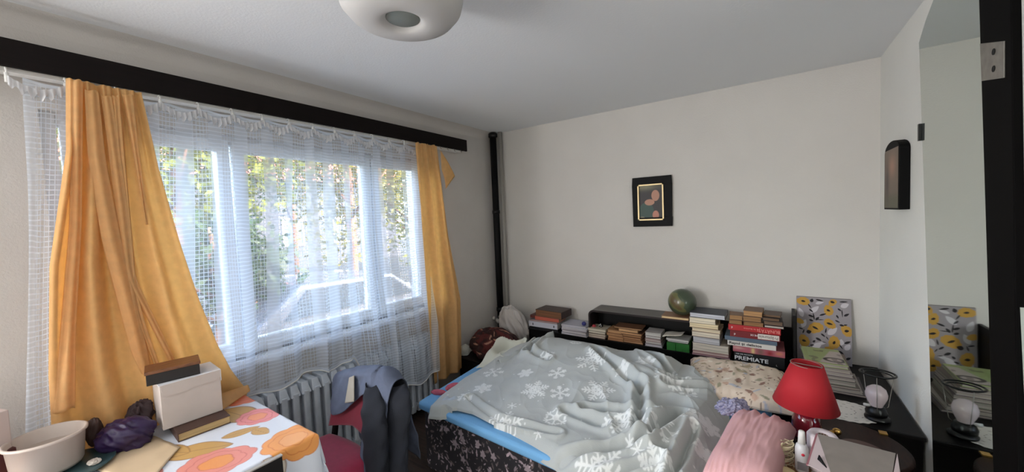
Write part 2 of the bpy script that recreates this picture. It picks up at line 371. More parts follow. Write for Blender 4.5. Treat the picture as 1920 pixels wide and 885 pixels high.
def lace_mat():
    m = bpy.data.materials.new('lace_net'); m.use_nodes = True; n = m.node_tree.nodes; l = m.node_tree.links; n.remove(n['Principled BSDF'])
    uv = n.new('ShaderNodeUVMap'); uv.uv_map = 'UV'; sp = n.new('ShaderNodeSeparateXYZ'); l.new(uv.outputs[0], sp.inputs[0])
    def mth(op, a, b=None, c=None):
        q = n.new('ShaderNodeMath'); q.operation = op
        for i, v in enumerate((a, b, c)):
            if v is None: continue
            if isinstance(v, (int, float)): q.inputs[i].default_value = v
            else: l.new(v, q.inputs[i])
        return q.outputs[0]
    nz = n.new('ShaderNodeTexNoise'); nz.inputs['Scale'].default_value = 5; l.new(uv.outputs[0], nz.inputs['Vector'])
    def lines(src, period, duty):
        fr = mth('FRACT', mth('DIVIDE', src, period)); d = mth('ABSOLUTE', mth('SUBTRACT', fr, .5)); return mth('LESS_THAN', d, duty/2)
    u = sp.outputs[0]; v = mth('ADD', sp.outputs[1], mth('MULTIPLY', nz.outputs[0], .03))
    hor = lines(v, .021, .20); ver = lines(u, .021, .17); grid = mth('MAXIMUM', hor, ver)
    band = lines(u, .19, .50)            # bands of open net against bands of closed voile
    openv = mth('MULTIPLY', grid, .62)
    fine = mth('MULTIPLY', lines(v, .021, .3), .16)
    a_open = mth('ADD', mth('MULTIPLY', mth('SUBTRACT', 1.0, grid), .26), mth('MULTIPLY', grid, .8))
    a_cls = mth('ADD', .62, fine)
    al = mth('ADD', mth('MULTIPLY', band, a_open), mth('MULTIPLY', mth('SUBTRACT', 1.0, band), a_cls))
    hem = n.new('ShaderNodeAttribute'); hem.attribute_name = 'hem'
    al = mth('MAXIMUM', al, mth('MULTIPLY', hem.outputs['Fac'], .85))
    t = n.new('ShaderNodeBsdfTransparent'); d = n.new('ShaderNodeBsdfDiffuse'); d.inputs[0].default_value = (*S(232, 238, 246), 1)
    tl = n.new('ShaderNodeBsdfTranslucent'); tl.inputs[0].default_value = (*S(226, 236, 250), 1)
    m1 = n.new('ShaderNodeMixShader'); m1.inputs[0].default_value = .5; l.new(d.outputs[0], m1.inputs[1]); l.new(tl.outputs[0], m1.inputs[2])
    m2 = n.new('ShaderNodeMixShader'); l.new(al, m2.inputs[0]); l.new(t.outputs[0], m2.inputs[1]); l.new(m1.outputs[0], m2.inputs[2])
    l.new(m2.outputs[0], n['Material Output'].inputs[0]); return m
def lace():
    root = thing('lace_curtain', 'sheer white net curtain hanging across the window down over the radiator', 'net curtain', (-2.45, 1.2, .7))
    nu, nv = 700, 160; u = np.linspace(0, 1, nu); t = np.linspace(0, 1, nv); U, T = np.meshgrid(u, t)
    y = .175-.08*T+(2.23-.175+.08*T)*U
    drop = sstep(1.50, 1.64, y)
    zb = .69+.02*np.sin(U*40)+(-.35)*drop-.0*U+.05*(1-sstep(.1, .6, y))
    zt = 2.29-.012*np.abs(np.sin(U*2.14/.155*PI))
    z = zt+(zb-zt)*T
    w = .25+.75*sstep(0, .35, T)
    ph = U*62+2.2*np.sin(U*9)+.5*np.sin(T*3+U*5)
    fold = (np.sin(ph)*.019+np.sin(ph*2.3+1)*.007+np.sin(U*19+T*1.5)*.012)*w
    x = -2.455+fold+.085*sstep(.35, .95, T)*drop*1+.02*sstep(.5, 1, T)
    x = np.minimum(x, -2.345)
    yy = y+.012*np.sin(ph+1.4)*w+.01*np.sin(T*5+U*30)*T
    yy += (T*.03)*(U-.5)
    m = MB().grid(x, yy, z); o = m.build('net', lace_mat(), root, smooth=True)
    me = o.data; uvl = me.uv_layers.new(name='UV'); li = np.zeros(len(me.loops), dtype=np.int32); me.loops.foreach_get('vertex_index', li)
    # remove_doubles keeps order for a grid without duplicates
    uu = (U*3.1).ravel(); vv = z.ravel(); arr = np.stack([uu[li], vv[li]], 1); uvl.data.foreach_set('uv', arr.ravel())
    a = me.attributes.new('hem', 'FLOAT', 'POINT'); h = np.clip(((T > .985) | (T < .012)).astype(float)+((U > .995)).astype(float), 0, 1); a.data.foreach_set('value', h.ravel())
    # hem cord, gathered heading tape, scallops and hooks
    hm = MB(); ii = range(0, nu, 4); hm.tube([(x[-1, i], yy[-1, i], z[-1, i]) for i in ii], .0035, 6); hm.build('hem_cord', M_white, root, smooth=True)
    M_tape = mat('heading_tape', S(220, 220, 222), .8, trans=.3)
    k = 0; yk = .14
    while yk < 2.22:
        hk = MB(); hk.tube([(-2.455, yk, 2.285), (-2.452, yk, 2.31), (-2.463, yk, 2.325), (-2.485, yk, 2.318)], .003, 6); hk.box(-2.462, -2.448, yk-.006, yk+.006, 2.262, 2.298)
        hk.build('hook', M_white, root, smooth=True)
        g = MB()   # gathered scallop between hooks
        us = np.linspace(0, 1, 40); vs = np.linspace(0, 1, 6); A, B = np.meshgrid(us, vs)
        zc = 2.285-.035*np.sin(A*PI)-B*(.035+.012*np.sin(A*37)); xc = -2.440+.009*np.sin(A*44)*(.4+B)
        g.grid(xc, yk+A*.148, zc); g.build('scallop', M_tape, root, smooth=True); yk += .15; k += 1
lace()

def vel(name): return mat(name, S(244, 211, 156), .85, var=.05, vscale=30, trans=.62, bump=.3, bscale=260, bdist=.002, spec=.2)
M_yel = vel('yellow_cloth')
def interp(z, zs, vs): o = np.argsort(zs); return np.interp(z, np.array(zs)[o], np.array(vs)[o])
def curtain_left():
    root = thing('yellow_curtain', 'long yellow curtain at the left of the window, gathered and resting on the table', 'curtain', (-2.4, .4, .75), 'yellow window curtains')
    nu, nv = 220, 160; U, T = np.meshgrid(np.linspace(0, 1, nu), np.linspace(0, 1, nv))
    z = 2.30+(.735-2.30)*T
    yl = interp(z, [2.3, 2.0, 1.75, 1.53, 1.1, .7], [.285, .265, .225, .190, .16, .148])
    yr = interp(z, [2.29, 1.95, 1.61, 1.3, 1.05, .9, .76], [.512, .545, .598, .655, .715, .765, .83])
    s = U**(1+.25*T)
    y = yl+(yr-yl)*s
    amp = .012+.022*sstep(0, .3, T)
    ph = s*2*PI*4.2+.9*np.sin(T*2.2)
    x = -2.392+amp*np.sin(ph)*(1-.55*sstep(.6, 1, s))+.012*np.sin(s*31+T*3)*(1-sstep(0, .5, T))+.006*np.sin(s*60)*(1-T)
    x += -.004*np.sin(s*23+T*9)
    z2 = z+.012*np.sin(s*25)*(T > .97)
    MB().grid(x, y, z2).build('cloth', M_yel, root, smooth=True, solid=.0015)
    # the hanging folds that run down in front and twist towards the table
    def strip(pts, wid, seed, nm='fold'):
        P = np.array(pts); n = 90; tt = np.linspace(0, 1, n); pp = np.stack([np.interp(tt, np.linspace(0, 1, len(P)), P[:, k]) for k in range(3)], 1)
        for _ in range(14): pp[1:-1] = (pp[:-2]+pp[1:-1]*2+pp[2:])/4
        ww = np.interp(tt, np.linspace(0, 1, len(wid)), wid); m = 26; X = np.zeros((n, m)); Y = X.copy(); Z = X.copy()
        for j in range(m):
            q = j/(m-1)*2-1; a = q*PI*.62
            X[:, j] = pp[:, 0]+ww*.8*(math.cos(a)-.4)+.003*np.sin(9*q+seed); Y[:, j] = pp[:, 1]+ww*np.sin(a); Z[:, j] = pp[:, 2]+.004*np.sin(q*6)
        MB().grid(X, Y, Z).build(nm, M_yel, root, smooth=True, solid=.0015)
    def q(px, py, x=-2.365): return at(px, py, 0, x)
    strip([q(143, 150), q(143, 250), q(142, 420), q(128, 620), q(120, 770)], [.018, .017, .016, .02, .03], 1)
    strip([q(172, 170), q(182, 300), q(210, 450), q(238, 560), q(262, 660), q(275, 700)], [.020, .026, .030, .030, .026, .016], 2)
    strip([q(200, 180), q(212, 260), q(228, 380), q(244, 520), q(285, 600), q(330, 690)], [.016, .018, .02, .016, .013, .011], 3)
    strip([q(218, 180), q(228, 300), q(240, 420), q(250, 540), q(268, 610), q(300, 700)], [.012, .012, .010, .011, .010, .010], 5)
    strip([q(240, 178), q(252, 260), q(275, 420)], [.018, .012, .004], 4)
    # end of the curtain rolled on the table edge
    A, B = np.meshgrid(np.linspace(0, 1, 30), np.linspace(0, 1, 24))
    Y = .66+.17*A; X = -2.375+.16*B*(1-.75*A); Z = .765+.035*np.sin(B*PI)*(1-.5*A)+.02*(1-B)
    MB().grid(X, Y, Z).build('trailing_end', M_yel, root, smooth=True, solid=.002)
curtain_left()
def curtain_right():
    root = thing('yellow_curtain', 'narrow yellow curtain at the right of the window beside the bed', 'curtain', (-2.4, 2.4, .25), 'yellow window curtains')
    nu, nv = 160, 160; U, T = np.meshgrid(np.linspace(0, 1, nu), np.linspace(0, 1, nv)); z = 2.295+(.245-2.295)*T
    yl = interp(z, [2.27, 1.6, 1.0, .5, .25], [2.141, 2.150, 2.165, 2.19, 2.203]); yr = interp(z, [2.30, 1.95, 1.5, 1.2, .9, .6, .25], [2.40, 2.44, 2.49, 2.55, 2.61, 2.60, 2.585])
    y = yl+(yr-yl)*U
    x = -2.385+(.020*np.sin(U*2*PI*2.6+.6+T)+.006*np.sin(U*31+T*4))*(.5+.5*sstep(0, .25, T))+.006*np.sin(U*50)*(1-sstep(0, .15, T))
    z = z+.012*np.abs(np.sin(U*14))*(1-T)
    MB().grid(x, y, z).build('cloth', M_yel, root, smooth=True, solid=.0015)
    A, B = np.meshgrid(np.linspace(0, 1, 14), np.linspace(0, 1, 14))   # turned-out corner
    p0, p1, p2, p3 = at(826, 282, 0, -2.37), at(853, 330, 0, -2.35), at(836, 354, 0, -2.36), at(828, 318, 0, -2.37)
    G = lambda k: (1-A)*(1-B)*p0[k]+A*(1-B)*p1[k]+A*B*p2[k]+(1-A)*B*p3[k]
    MB().grid(G(0)+.01*np.sin(A*PI), G(1), G(2)).build('turned_corner', M_yel, root, smooth=True, solid=.0015)
    for i in range(4):
        MB().tube([(-2.40, 2.44+.09*i, 2.31), (-2.395, 2.445+.09*i, 2.295), (-2.40, 2.46+.09*i, 2.29)], .003, 6).build('hook', M_chrome, root)
curtain_right()

# ------------------------------------------------------------------ radiator
ra = thing('radiator', 'grey cast-iron column radiator under the window', 'radiator', (-2.48, 1.6, 0))
cm = MB()
for (xx, dd) in ((-2.418, .02), (-2.48, .014), (-2.542, .02)):
    cm.prism([(xx-dd, -.020), (xx+dd*.6, -.020), (xx+dd, -.012), (xx+dd, .012), (xx+dd*.6, .020), (xx-dd, .020)], 2, .12, .62)
cm.hexa([(-2.562, -.03, .60), (-2.398, -.03, .60), (-2.398, .03, .60), (-2.562, .03, .60)], [(-2.55, -.018, .668), (-2.425, -.018, .668), (-2.425, .018, .668), (-2.55, .018, .668)])
cm.hexa([(-2.55, -.02, .07), (-2.41, -.02, .07), (-2.41, .02, .07), (-2.55, .02, .07)], [(-2.562, -.03, .14), (-2.398, -.03, .14), (-2.398, .03, .14), (-2.562, .03, .14)])
cols = []
for i in range(22):
    y = .90+.065*i
    if not cols:
        c0 = MB(); c0.v = [(p[0], p[1]+y, p[2]) for p in cm.v]; c0.f = cm.f; o = c0.build('radiator_section', M_rad, ra, bevel=.006)
    else:
        o = cols[0].copy(); COL.objects.link(o); o.parent = ra; o.location = (0, .065*i, 0)
    cols.append(o)
MB().tube([(-2.48, .85, .63), (-2.48, 2.30, .63)], .022, 12).tube([(-2.48, .85, .11), (-2.48, 2.30, .11)], .022, 12).build('header_pipe', M_rad, ra, smooth=True)
for yy in (.98, 2.2): MB().box(-2.53, -2.43, yy-.012, yy+.012, 0, .1).build('foot', M_rad, ra)

# heating pipes in the corner
pp = thing('heating_pipe', 'black heating pipe standing in the corner by the window wall', 'pipe', (-2.5, 3.38, 0))
MB().tube([(-2.508, 3.385, 0), (-2.508, 3.385, 2.6)], .036, 20).build('pipe', mat('black_pipe', S(6, 6, 7), .6, spec=.2), pp, smooth=True)
MB().lathe([(.036, 2.54), (.05, 2.55), (.05, 2.585), (.036, 2.598)], -2.508, 3.385, 20).build('collar', M_black, pp, smooth=True)
for zz in (1.72, .62): MB().lathe([(.036, zz-.02), (.043, zz-.018), (.043, zz+.018), (.036, zz+.02)], -2.508, 3.385, 20).build('clamp', M_black, pp, smooth=True)
MB().tube([(-2.55, 3.37, .49), (-2.50, 3.33, .49)], .022, 12).ball((-2.565, 3.33, .52), .02, 12, 8).build('valve', mat('valve_white', S(210, 205, 195), .5), pp, smooth=True)
o = MB().tube([(-2.435, 3.42, 0), (-2.435, 3.42, 2.6)], .022, 16).build('heating_pipe', mat('grey_pipe', S(150, 146, 140), .5), None, smooth=True)
top(o, 'slim pale grey painted pipe beside the black corner pipe', 'pipe')

# ------------------------------------------------------------------ ceiling lamp
cl = thing('ceiling_lamp', 'frosted glass bowl ceiling lamp with a dimpled centre', 'ceiling lamp', (-1.07, .90, 2.6))
m_op = mat('opal_glass', S(206, 204, 202), .5, trans=.2, spec=.3)
prof = [(.0, 2.402), (.055, 2.398), (.064, 2.388), (.072, 2.379), (.085, 2.374), (.11, 2.374), (.15, 2.378), (.185, 2.394), (.212, 2.425), (.222, 2.46), (.212, 2.495), (.175, 2.53), (.11, 2.55), (.06, 2.56)]
MB().lathe(prof, -1.092, .955, 64, cap=False).build('glass_bowl', m_op, cl, smooth=True)
MB().lathe([(0, 2.389), (.056, 2.388), (.061, 2.391), (.056, 2.397), (0, 2.399)], -1.092, .955, 32).build('centre_cap', mat('lamp_cap', S(120, 126, 122), .6), cl, smooth=True)
MB().lathe([(.05, 2.54), (.06, 2.56), (.06, 2.6)], -1.092, .955, 32).build('ceiling_mount', M_white, cl, smooth=True)

# ------------------------------------------------------------------ picture, plaque, mirror
pc = thing('framed_picture', 'small black-framed picture with a gilt inner edge on the back wall', 'picture', (-.84, YB, 1.5))
MB().box(-1.0, -.67, YB-.03, YB-.002, 1.52, 1.60).box(-1.0, -.67, YB-.03, YB-.002, 1.885, 1.958).box(-1.0, -.955, YB-.03, YB-.002, 1.6, 1.885).box(-.735, -.67, YB-.03, YB-.002, 1.6, 1.885).build('frame', mat('black_frame', S(4, 4, 4), .6, spec=.2), pc, bevel=.003)
frm = MB(); a0, a1, b0, b1 = -.955, -.735, 1.575, 1.893
frm.box(a0, a0+.011, YB-.033, YB-.005, b0, b1).box(a1-.011, a1, YB-.033, YB-.005, b0, b1).box(a0, a1, YB-.033, YB-.005, b0, b0+.011).box(a0, a1, YB-.033, YB-.005, b1-.011, b1)
frm.build('gilt_slip', mat('gilt', S(214, 190, 140), .4, metal=.3), pc)
X, Z = np.meshgrid(np.linspace(a0+.01, a1-.01, 90), np.linspace(b0+.01, b1-.01, 130)); u = (X-a0)/(a1-a0); v = (Z-b0)/(b1-b0)
C = np.ones(X.shape+(3,))*srgb((30, 22, 24)); C = mixc(C, srgb((122, 118, 92)), gauss(u, v, .2, .95, .5, .1)*1.2)
C = mixc(C, srgb((34, 66, 56)), sstep(0, .06, 1-np.hypot((u-.32)/.30, (v-.24)/.27)))
C = mixc(C, srgb((178, 128, 104)), sstep(0, .1, 1-np.hypot((u-.68)/.16, (v-.68)/.16)))
C = mixc(C, srgb((178, 128, 104)), sstep(0, .1, 1-np.hypot((u-.45)/.20, (v-.5)/.09)))
C = mixc(C, srgb((182, 120, 98)), sstep(0, .1, 1-np.hypot((u-.68)/.13, (v-.14)/.13)))
C = mixc(C, srgb((150, 140, 110)), sstep(0, .2, 1-np.hypot((u-.15)/.13, (v-.05)/.06)))
MB().grid(X, X*0+YB-.016, Z, C).build('print', mat('picture_print', vc=True, rough=.5), pc)

pq = thing('wall_plaque', 'thick dark arched wooden plaque hanging on the right wall', 'plaque', (XR, 2.97, 1.6))
ys = [(2.815, 1.606), (3.12, 1.606), (3.12, 1.93)]+[(2.9675+.1525*math.cos(a), 1.93+.06*math.sin(a)) for a in np.linspace(.15, PI-.15, 12)]+[(2.815, 1.93)]
MB().prism(ys, 0, XR-.042, XR-.001).build('board', mat('plaque_black', S(4, 4, 4), .7, spec=.15), pq, bevel=.002)
Y2, Z2 = np.meshgrid(np.linspace(2.83, 3.105, 40), np.linspace(1.615, 1.945, 50)); C = np.ones(Y2.shape+(3,))*srgb((112, 96, 82)); C = mixc(C, srgb((165, 125, 105)), gauss(Y2, Z2, 2.95, 1.85, .07, .06)); C = mixc(C, srgb((88, 84, 62)), 1-sstep(1.66, 1.72, Z2)); C = mixc(C, srgb((60, 44, 44)), gauss(Y2, Z2, 3.05, 1.75, .04, .1))
MB().grid(Y2*0+XR-.0435, Y2, Z2, C).build('painted_face', mat('plaque_paint', vc=True, rough=.5), pq)

M_mir = bpy.data.materials.new('mirror_silver'); M_mir.use_nodes = True; p = M_mir.node_tree.nodes['Principled BSDF']
p.inputs['Base Color'].default_value = (.66, .72, .68, 1); p.inputs['Metallic'].default_value = 1; p.inputs['Roughness'].default_value = .03
mi = thing('wall_mirror', 'tall frameless wall mirror on the right wall reflecting the back corner', 'mirror', (XR, 2.3, .3))
XM = XR-.012
mp = [tuple(at(a, b, 0, XM)[1:]) for a, b in ((1752, 960), (1750, 885), (1742, 640), (1723, 80), (1735, 40), (1750, 0))]+[(1.9, 2.59), (1.60, .3), (2.38, .3)]
MB().prism(mp[1:], 0, XM, XR-.001).build('glass', M_mir, mi)
bc = at(1727, 248, 0, XM); MB().box(XM-.01, XR-.002, bc[1]-.008, bc[1]+.008, bc[2]-.04, bc[2]+.04).build('clip', M_black, mi)

jb = thing('door_1', 'dark door post with an old steel hinge at the right edge', 'door', (XR, 1.8, 0)); del jb['category']; jb['kind'] = 'structure'
x0 = .606
t0, t1 = at(1835, 0, 0, x0), at(1895, 0, 0, x0); b0_, b1_ = at(1862, 885, 0, x0), at(1908, 885, 0, x0)
def ex(a, b, z): k = (z-b[2])/(a[2]-b[2]); return b[1]+(a[1]-b[1])*k
MB().hexa([(x0, ex(t1, b1_, 0), 0), (XR, ex(t1, b1_, 0), 0), (XR, ex(t0, b0_, 0), 0), (x0, ex(t0, b0_, 0), 0)],
          [(x0, ex(t1, b1_, 2.6), 2.6), (XR, ex(t1, b1_, 2.6), 2.6), (XR, ex(t0, b0_, 2.6), 2.6), (x0, ex(t0, b0_, 2.6), 2.6)]).build('door_post', mat('post_black', S(4, 3, 3), .8, spec=.1), jb, bevel=.003)
h4 = [at(a, b, 0, x0-.003) for a, b in ((1840, 152), (1882, 146), (1882, 77), (1837, 82))]
hg = MB().hexa([tuple(q+np.array((.0035, 0, 0))) for q in h4], [tuple(q) for q in h4]).build('hinge', M_chrome, jb, bevel=.0008)
for py in (97, 129):
    q = at(1863, py, 0, x0-.0035); s = MB().lathe([(0, -.001), (.010, -.001), (.010, .001), (0, .001)], 0, 0, 16); s.rot(PI/2, (0, 0, 0), 'Y'); s.v = [(a+q[0], b+q[1], c+q[2]) for a, b, c in s.v]; s.build('screw_hole', mat('hole_black', S(8, 8, 8), .9), hg)

# ------------------------------------------------------------------ table at the lower left
TZ = .75
tb = thing('table', 'small wooden table by the window, hidden under its flowered cloth', 'table', (-2.0, .2, 0))
MB().box(-2.345, -1.64, -.55, .79, TZ-.03, TZ-.004).build('tabletop', M_tan, tb, bevel=.003)
for xx in (-2.31, -1.68):
    for yy in (-.5, .60): MB().box(xx-.025, xx+.025, yy-.025, yy+.025, 0, TZ-.03).build('leg', M_tan, tb, bevel=.003)
def cloth_col(x, y):
    C = np.ones(x.shape+(3,))*srgb((226, 232, 244))
    pink = srgb((233, 150, 138)); pl_ = srgb((196, 98, 96)); org = srgb((244, 166, 92)); ol = srgb((214, 116, 52)); tn = srgb((206, 164, 100)); tl = srgb((140, 96, 60))
    C = leaf(C, x, y, -2.12, .70, .13, .07, .2, tn, tl); C = leaf(C, x, y, -1.93, .64, .07, .03, 1.3, tn, tl); C = leaf(C, x, y, -1.86, .69, .05, .028, .2, tn, tl)
    C = leaf(C, x, y, -1.93, .49, .12, .055, .9, tn, tl); C = leaf(C, x, y, -2.02, .42, .09, .05, .5, tn, tl); C = leaf(C, x, y, -1.55, .62, .07, .06, .3, srgb((236, 228, 214)), tl)
    C = leaf(C, x, y, -2.25, .33, .16, .06, .4, tn, tl)
    C = flower(C, x, y, -2.02, .74, .095, srgb((240, 150, 150)), pl_, .4, .8, srgb((246, 160, 120)))
    C = flower(C, x, y, -2.31, .80, .10, srgb((238, 140, 110)), pl_, .3)
    C = flower(C, x, y, -1.665, .735, .115, org, ol, .2, 1.0, srgb((246, 176, 112)))
    C = flower(C, x, y, -1.77, .50, .125, pink, pl_, 1.0, .8, srgb((240, 160, 96)))
    C = flower(C, x, y, -1.88, .27, .12, pink, pl_, .2, .9, srgb((240, 160, 96))); C = flower(C, x, y, -2.25, .08, .12, org, ol, .2)
    return C
nx, ny = 330, 320; a = np.linspace(-2.35, -1.44, nx); b = np.linspace(-.1, .95, ny); A, B = np.meshgrid(a, b)
ox = np.clip(A+1.625, 0, None); oy = np.clip(B-.80, 0, None)
def fold_edge(o): r = .012; return np.where(o < r*1.57, r*np.sin(np.clip(o/r, 0, 1.57)), r), np.where(o < r*1.57, r*(1-np.cos(np.clip(o/r, 0, 1.57))), r+o-r*1.57)
hx, dx_ = fold_edge(ox); hy, dy_ = fold_edge(oy)
tilt = .04*np.clip((B-.4)/.4, 0, 1)
X = np.minimum(A, -1.625)+hx+dx_*.10+.010*np.sin(B*34)*np.clip(dx_*8, 0, 1); Y = np.minimum(B, .80)+hy+dy_*.12+.008*np.sin(A*30)*np.clip(dy_*8, 0, 1)
Z = TZ+.002-np.maximum(dx_, dy_)+.0025*fbm(A, B, 3, 14, 3)*(1-np.clip(dx_*20, 0, 1))
tc_ = MB().grid(X, Y, Z, cloth_col(A, B)).build('tablecloth', mat('tablecloth_print', vc=True, rough=.45, bump=.2, bscale=40), None, smooth=True)
top(tc_, 'white oilcloth with large pink and orange flowers spread over the table', 'tablecloth')

# box stack on the table
yaw = math.atan2(.215, .025)
def frame_pt(o, d1, d2, a, b): return (o[0]+d1[0]*a+d2[0]*b, o[1]+d1[1]*a+d2[1]*b)
def slab(name, o, ang, L, D, z0, z1, m, parent, **k):
    d1 = (math.cos(ang), math.sin(ang)); d2 = (-math.sin(ang), math.cos(ang))
    P = [frame_pt(o, d1, d2, a, b) for a, b in ((0, 0), (L, 0), (L, D), (0, D))]
    return MB().hexa([(*p, z0) for p in P], [(*p, z1) for p in P]).build(name, m, parent, **k)
def rect_mb(mb, o, ang, a0, a1, b0, b1, z0, z1):
    d1 = (math.cos(ang), math.sin(ang)); d2 = (-math.sin(ang), math.cos(ang))
    P = [frame_pt(o, d1, d2, a, b) for a, b in ((a0, b0), (a1, b0), (a1, b1), (a0, b1))]; return mb.hexa([(*p, z0) for p in P], [(*p, z1) for p in P])
def book(label, o, ang, L, D, z0, th, cover, page, spine='back', group=None, rough=.5, cat='book', ct=.003, name='book'):
    """o = front-left corner; spine 'front' (towards viewer) / 'back' / 'right' / 'left'"""
    t = thing(name, label, cat, (o[0], o[1], z0), group); th = max(th, .006); ct = min(ct, th*.2)
    mc = mat('cover_%d_%d_%d' % cover, S(*cover), rough); mp_ = mat('pages_%d_%d_%d' % page, S(*page), .85, wood=(.5, .5, 60))
    c = MB(); rect_mb(c, o, ang, 0, L, 0, D, z0, z0+ct); rect_mb(c, o, ang, 0, L, 0, D, z0+th-ct, z0+th)
    s = {'front': (0, L, 0, ct), 'back': (0, L, D-ct, D), 'right': (L-ct, L, 0, D), 'left': (0, ct, 0, D)}[spine]; rect_mb(c, o, ang, *s, z0+ct, z0+th-ct)
    c.build('cover', mc, t); e = .003
    r = [e, L-e, e, D-e]
    if spine == 'front': r[2] = ct
    if spine == 'back': r[3] = D-ct
    if spine == 'right': r[1] = L-ct
    if spine == 'left': r[0] = ct
    pg = MB(); rect_mb(pg, o, ang, *r, z0+ct, z0+th-ct); pg.build('pages', mp_, t)
    return t
ang = 1.50
book('hardback book with cream pages lying under the white box on the table', (-2.075, .462), ang, .185, .24, TZ+.004, .036, (70, 45, 36), (190, 160, 110), 'left')
wb = thing('storage_box', 'white cardboard box with a tuck-in lid standing on the table', 'box', (-2.2, .5, .79))
o_ = (-2.166, .437); z0, z1 = .791, .985; L, D = .212, .175
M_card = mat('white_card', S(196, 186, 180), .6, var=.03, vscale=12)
bm_ = MB(); rect_mb(bm_, o_, 1.50, 0, L, 0, D, z0, z1); bm_.build('body', M_card, wb, bevel=.002)
bm_ = MB(); rect_mb(bm_, o_, 1.50, -.003, L+.003, -.003, D, z1, z1+.004)
rect_mb(bm_, o_, 1.50, L, L+.003, -.003, .15, z1-.05, z1+.003)
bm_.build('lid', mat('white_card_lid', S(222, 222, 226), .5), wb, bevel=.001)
d1 = np.array((math.cos(1.5), math.sin(1.5)))
tp = [(0, 0), (L, 0), (L, -.035), (L-.02, -.045), (.11, -.045), (.085, -.055), (.03, -.052), (.006, -.03)]
V0 = [(o_[0]+d1[0]*a+.0035, o_[1]+d1[1]*a, z1+.003+b) for a, b in tp]; V1 = [(v[0]-.003, v[1], v[2]) for v in V0]; nn = len(tp)
MB().add(V0+V1, [tuple(range(nn)), tuple(range(nn, 2*nn))[::-1]]+[(i, (i+1) % nn, nn+(i+1) % nn, nn+i) for i in range(nn)]).build('tuck_flap', M_card, wb)
db = thing('wooden_box', 'small dark wooden box with a brown lid on top of the white box', 'box', (-2.26, .5, .99))
o_ = (-2.205, .405)
bm_ = MB(); rect_mb(bm_, o_, 1.36, 0, .178, 0, .115, .990, 1.038); bm_.build('body', mat('black_box', S(20, 15, 14), .5), db, bevel=.002)
bm_ = MB(); rect_mb(bm_, o_, 1.36, -.004, .182, -.004, .119, 1.038, 1.052); bm_.build('lid', mat('brown_lid', S(120, 76, 46), .45, wood=(20, 2, 20)), db, bevel=.002)

# tub, plate, bag, papers
tub = thing('plastic_tub', 'round white plastic tub without a lid at the left end of the table', 'tub', (-2.30, .13, .765))
prof = [(0, .772), (.083, .772), (.090, .785), (.099, .892), (.106, .892), (.107, .900), (.101, .903), (.096, .898), (.087, .79), (.08, .778), (0, .778)]
MB().lathe(prof, -2.262, .132, 48).build('body', mat('tub_plastic', S(214, 200, 190), .4, trans=.15), tub, smooth=True)
MB().lathe([(0, .779), (.086, .781), (.091, .85), (.089, .852), (.08, .80), (0, .80)], -2.262, .132, 32).build('lining', mat('tub_lining', S(196, 178, 164), .6), tub, smooth=True)
pt_ = MB().lathe([(0, .754), (.10, .754), (.135, .768), (.133, .771), (.10, .760), (0, .760)], -2.21, .165, 40).build('plate', mat('teal_plate', S(62, 84, 88), .3), None, smooth=True)
top(pt_, 'dark teal plate under the white plastic tub', 'plate')
def blob(cx, cy, cz, rx, ry, rz, seed, rough=.25, n=70, m=44, f=6., flat=True, noise2=.0, ang=0):
    th, ph = np.meshgrid(np.linspace(0, 2*PI, n), np.linspace(0, PI, m)); x = np.sin(ph)*np.cos(th); y = np.sin(ph)*np.sin(th); z = np.cos(ph)
    q = fbm(x*1.3+z, y*1.3-z*.7, seed, f/2, 3)*rough+ridged(x*1.1+.3*z, y+.8*z, seed+9, f, 2)*noise2; q = np.where((ph < 1e-3) | (ph > PI-1e-3), 0, q)
    w = .5*(1+np.cos(th)); q = q*1.0
    q[:, -1] = q[:, 0]; k = 1+q; X = rx*x*k; Y = ry*y*k; Z = rz*z*k
    if flat: Z = np.maximum(Z, -rz*.8)
    c, s = math.cos(ang), math.sin(ang)
    return cx+X*c-Y*s, cy+X*s+Y*c, cz+Z
pb = MB().grid(*blob(-2.235, .335, .805, .085, .070, .062, 5, .22, noise2=.16, ang=.9)).build('plastic_bag', mat('purple_plastic', S(44, 27, 68), .4), None, smooth=True)
top(pb, 'crumpled dark purple plastic bag on the table beside the white box', 'bag')
pb = MB().grid(*blob(-2.335, .40, .83, .03, .04, .065, 15, .3, noise2=.15)).build('cloth_bundle', mat('dark_cloth', S(52, 34, 36), .7), None, smooth=True)
top(pb, 'dark brown cloth bundle behind the purple bag at the curtain foot', 'cloth')
pb = MB().grid(*blob(-2.335, .262, .82, .022, .028, .062, 25, .2)).build('brown_object', mat('brown_thing', S(60, 36, 30), .6), None, smooth=True); pb.name = 'dark_pouch'
top(pb, 'small dark brown pouch standing behind the white tub', 'pouch')
ps = MB(); A, B = np.meshgrid(np.linspace(0, 1, 20), np.linspace(0, 1, 16)); P0, P1, P2, P3 = (-2.18, .22), (-1.80, .30), (-2.02, .455), (-2.24, .42)
gx = (1-A)*(1-B)*P0[0]+A*(1-B)*P1[0]+A*B*P2[0]+(1-A)*B*P3[0]; gy = (1-A)*(1-B)*P0[1]+A*(1-B)*P1[1]+A*B*P2[1]+(1-A)*B*P3[1]
o = ps.grid(gx, gy, gx*0+TZ+.0065+.003*fbm(A*3, B*3, 1, 2)).build('paper_sheet', mat('brown_paper', S(206, 182, 150), .8, var=.05), None, smooth=True, solid=.001); top(o, 'sheet of buff paper lying on the table in front of the purple bag', 'paper')
o = MB().box(-2.40, -2.30, -.06, .045, .88, 1.02, .3).build('paper_packet', mat('pinkish_card', S(190, 172, 166), .7), None, bevel=.003); top(o, 'pale upright packet at the far left edge of the table', 'packet')
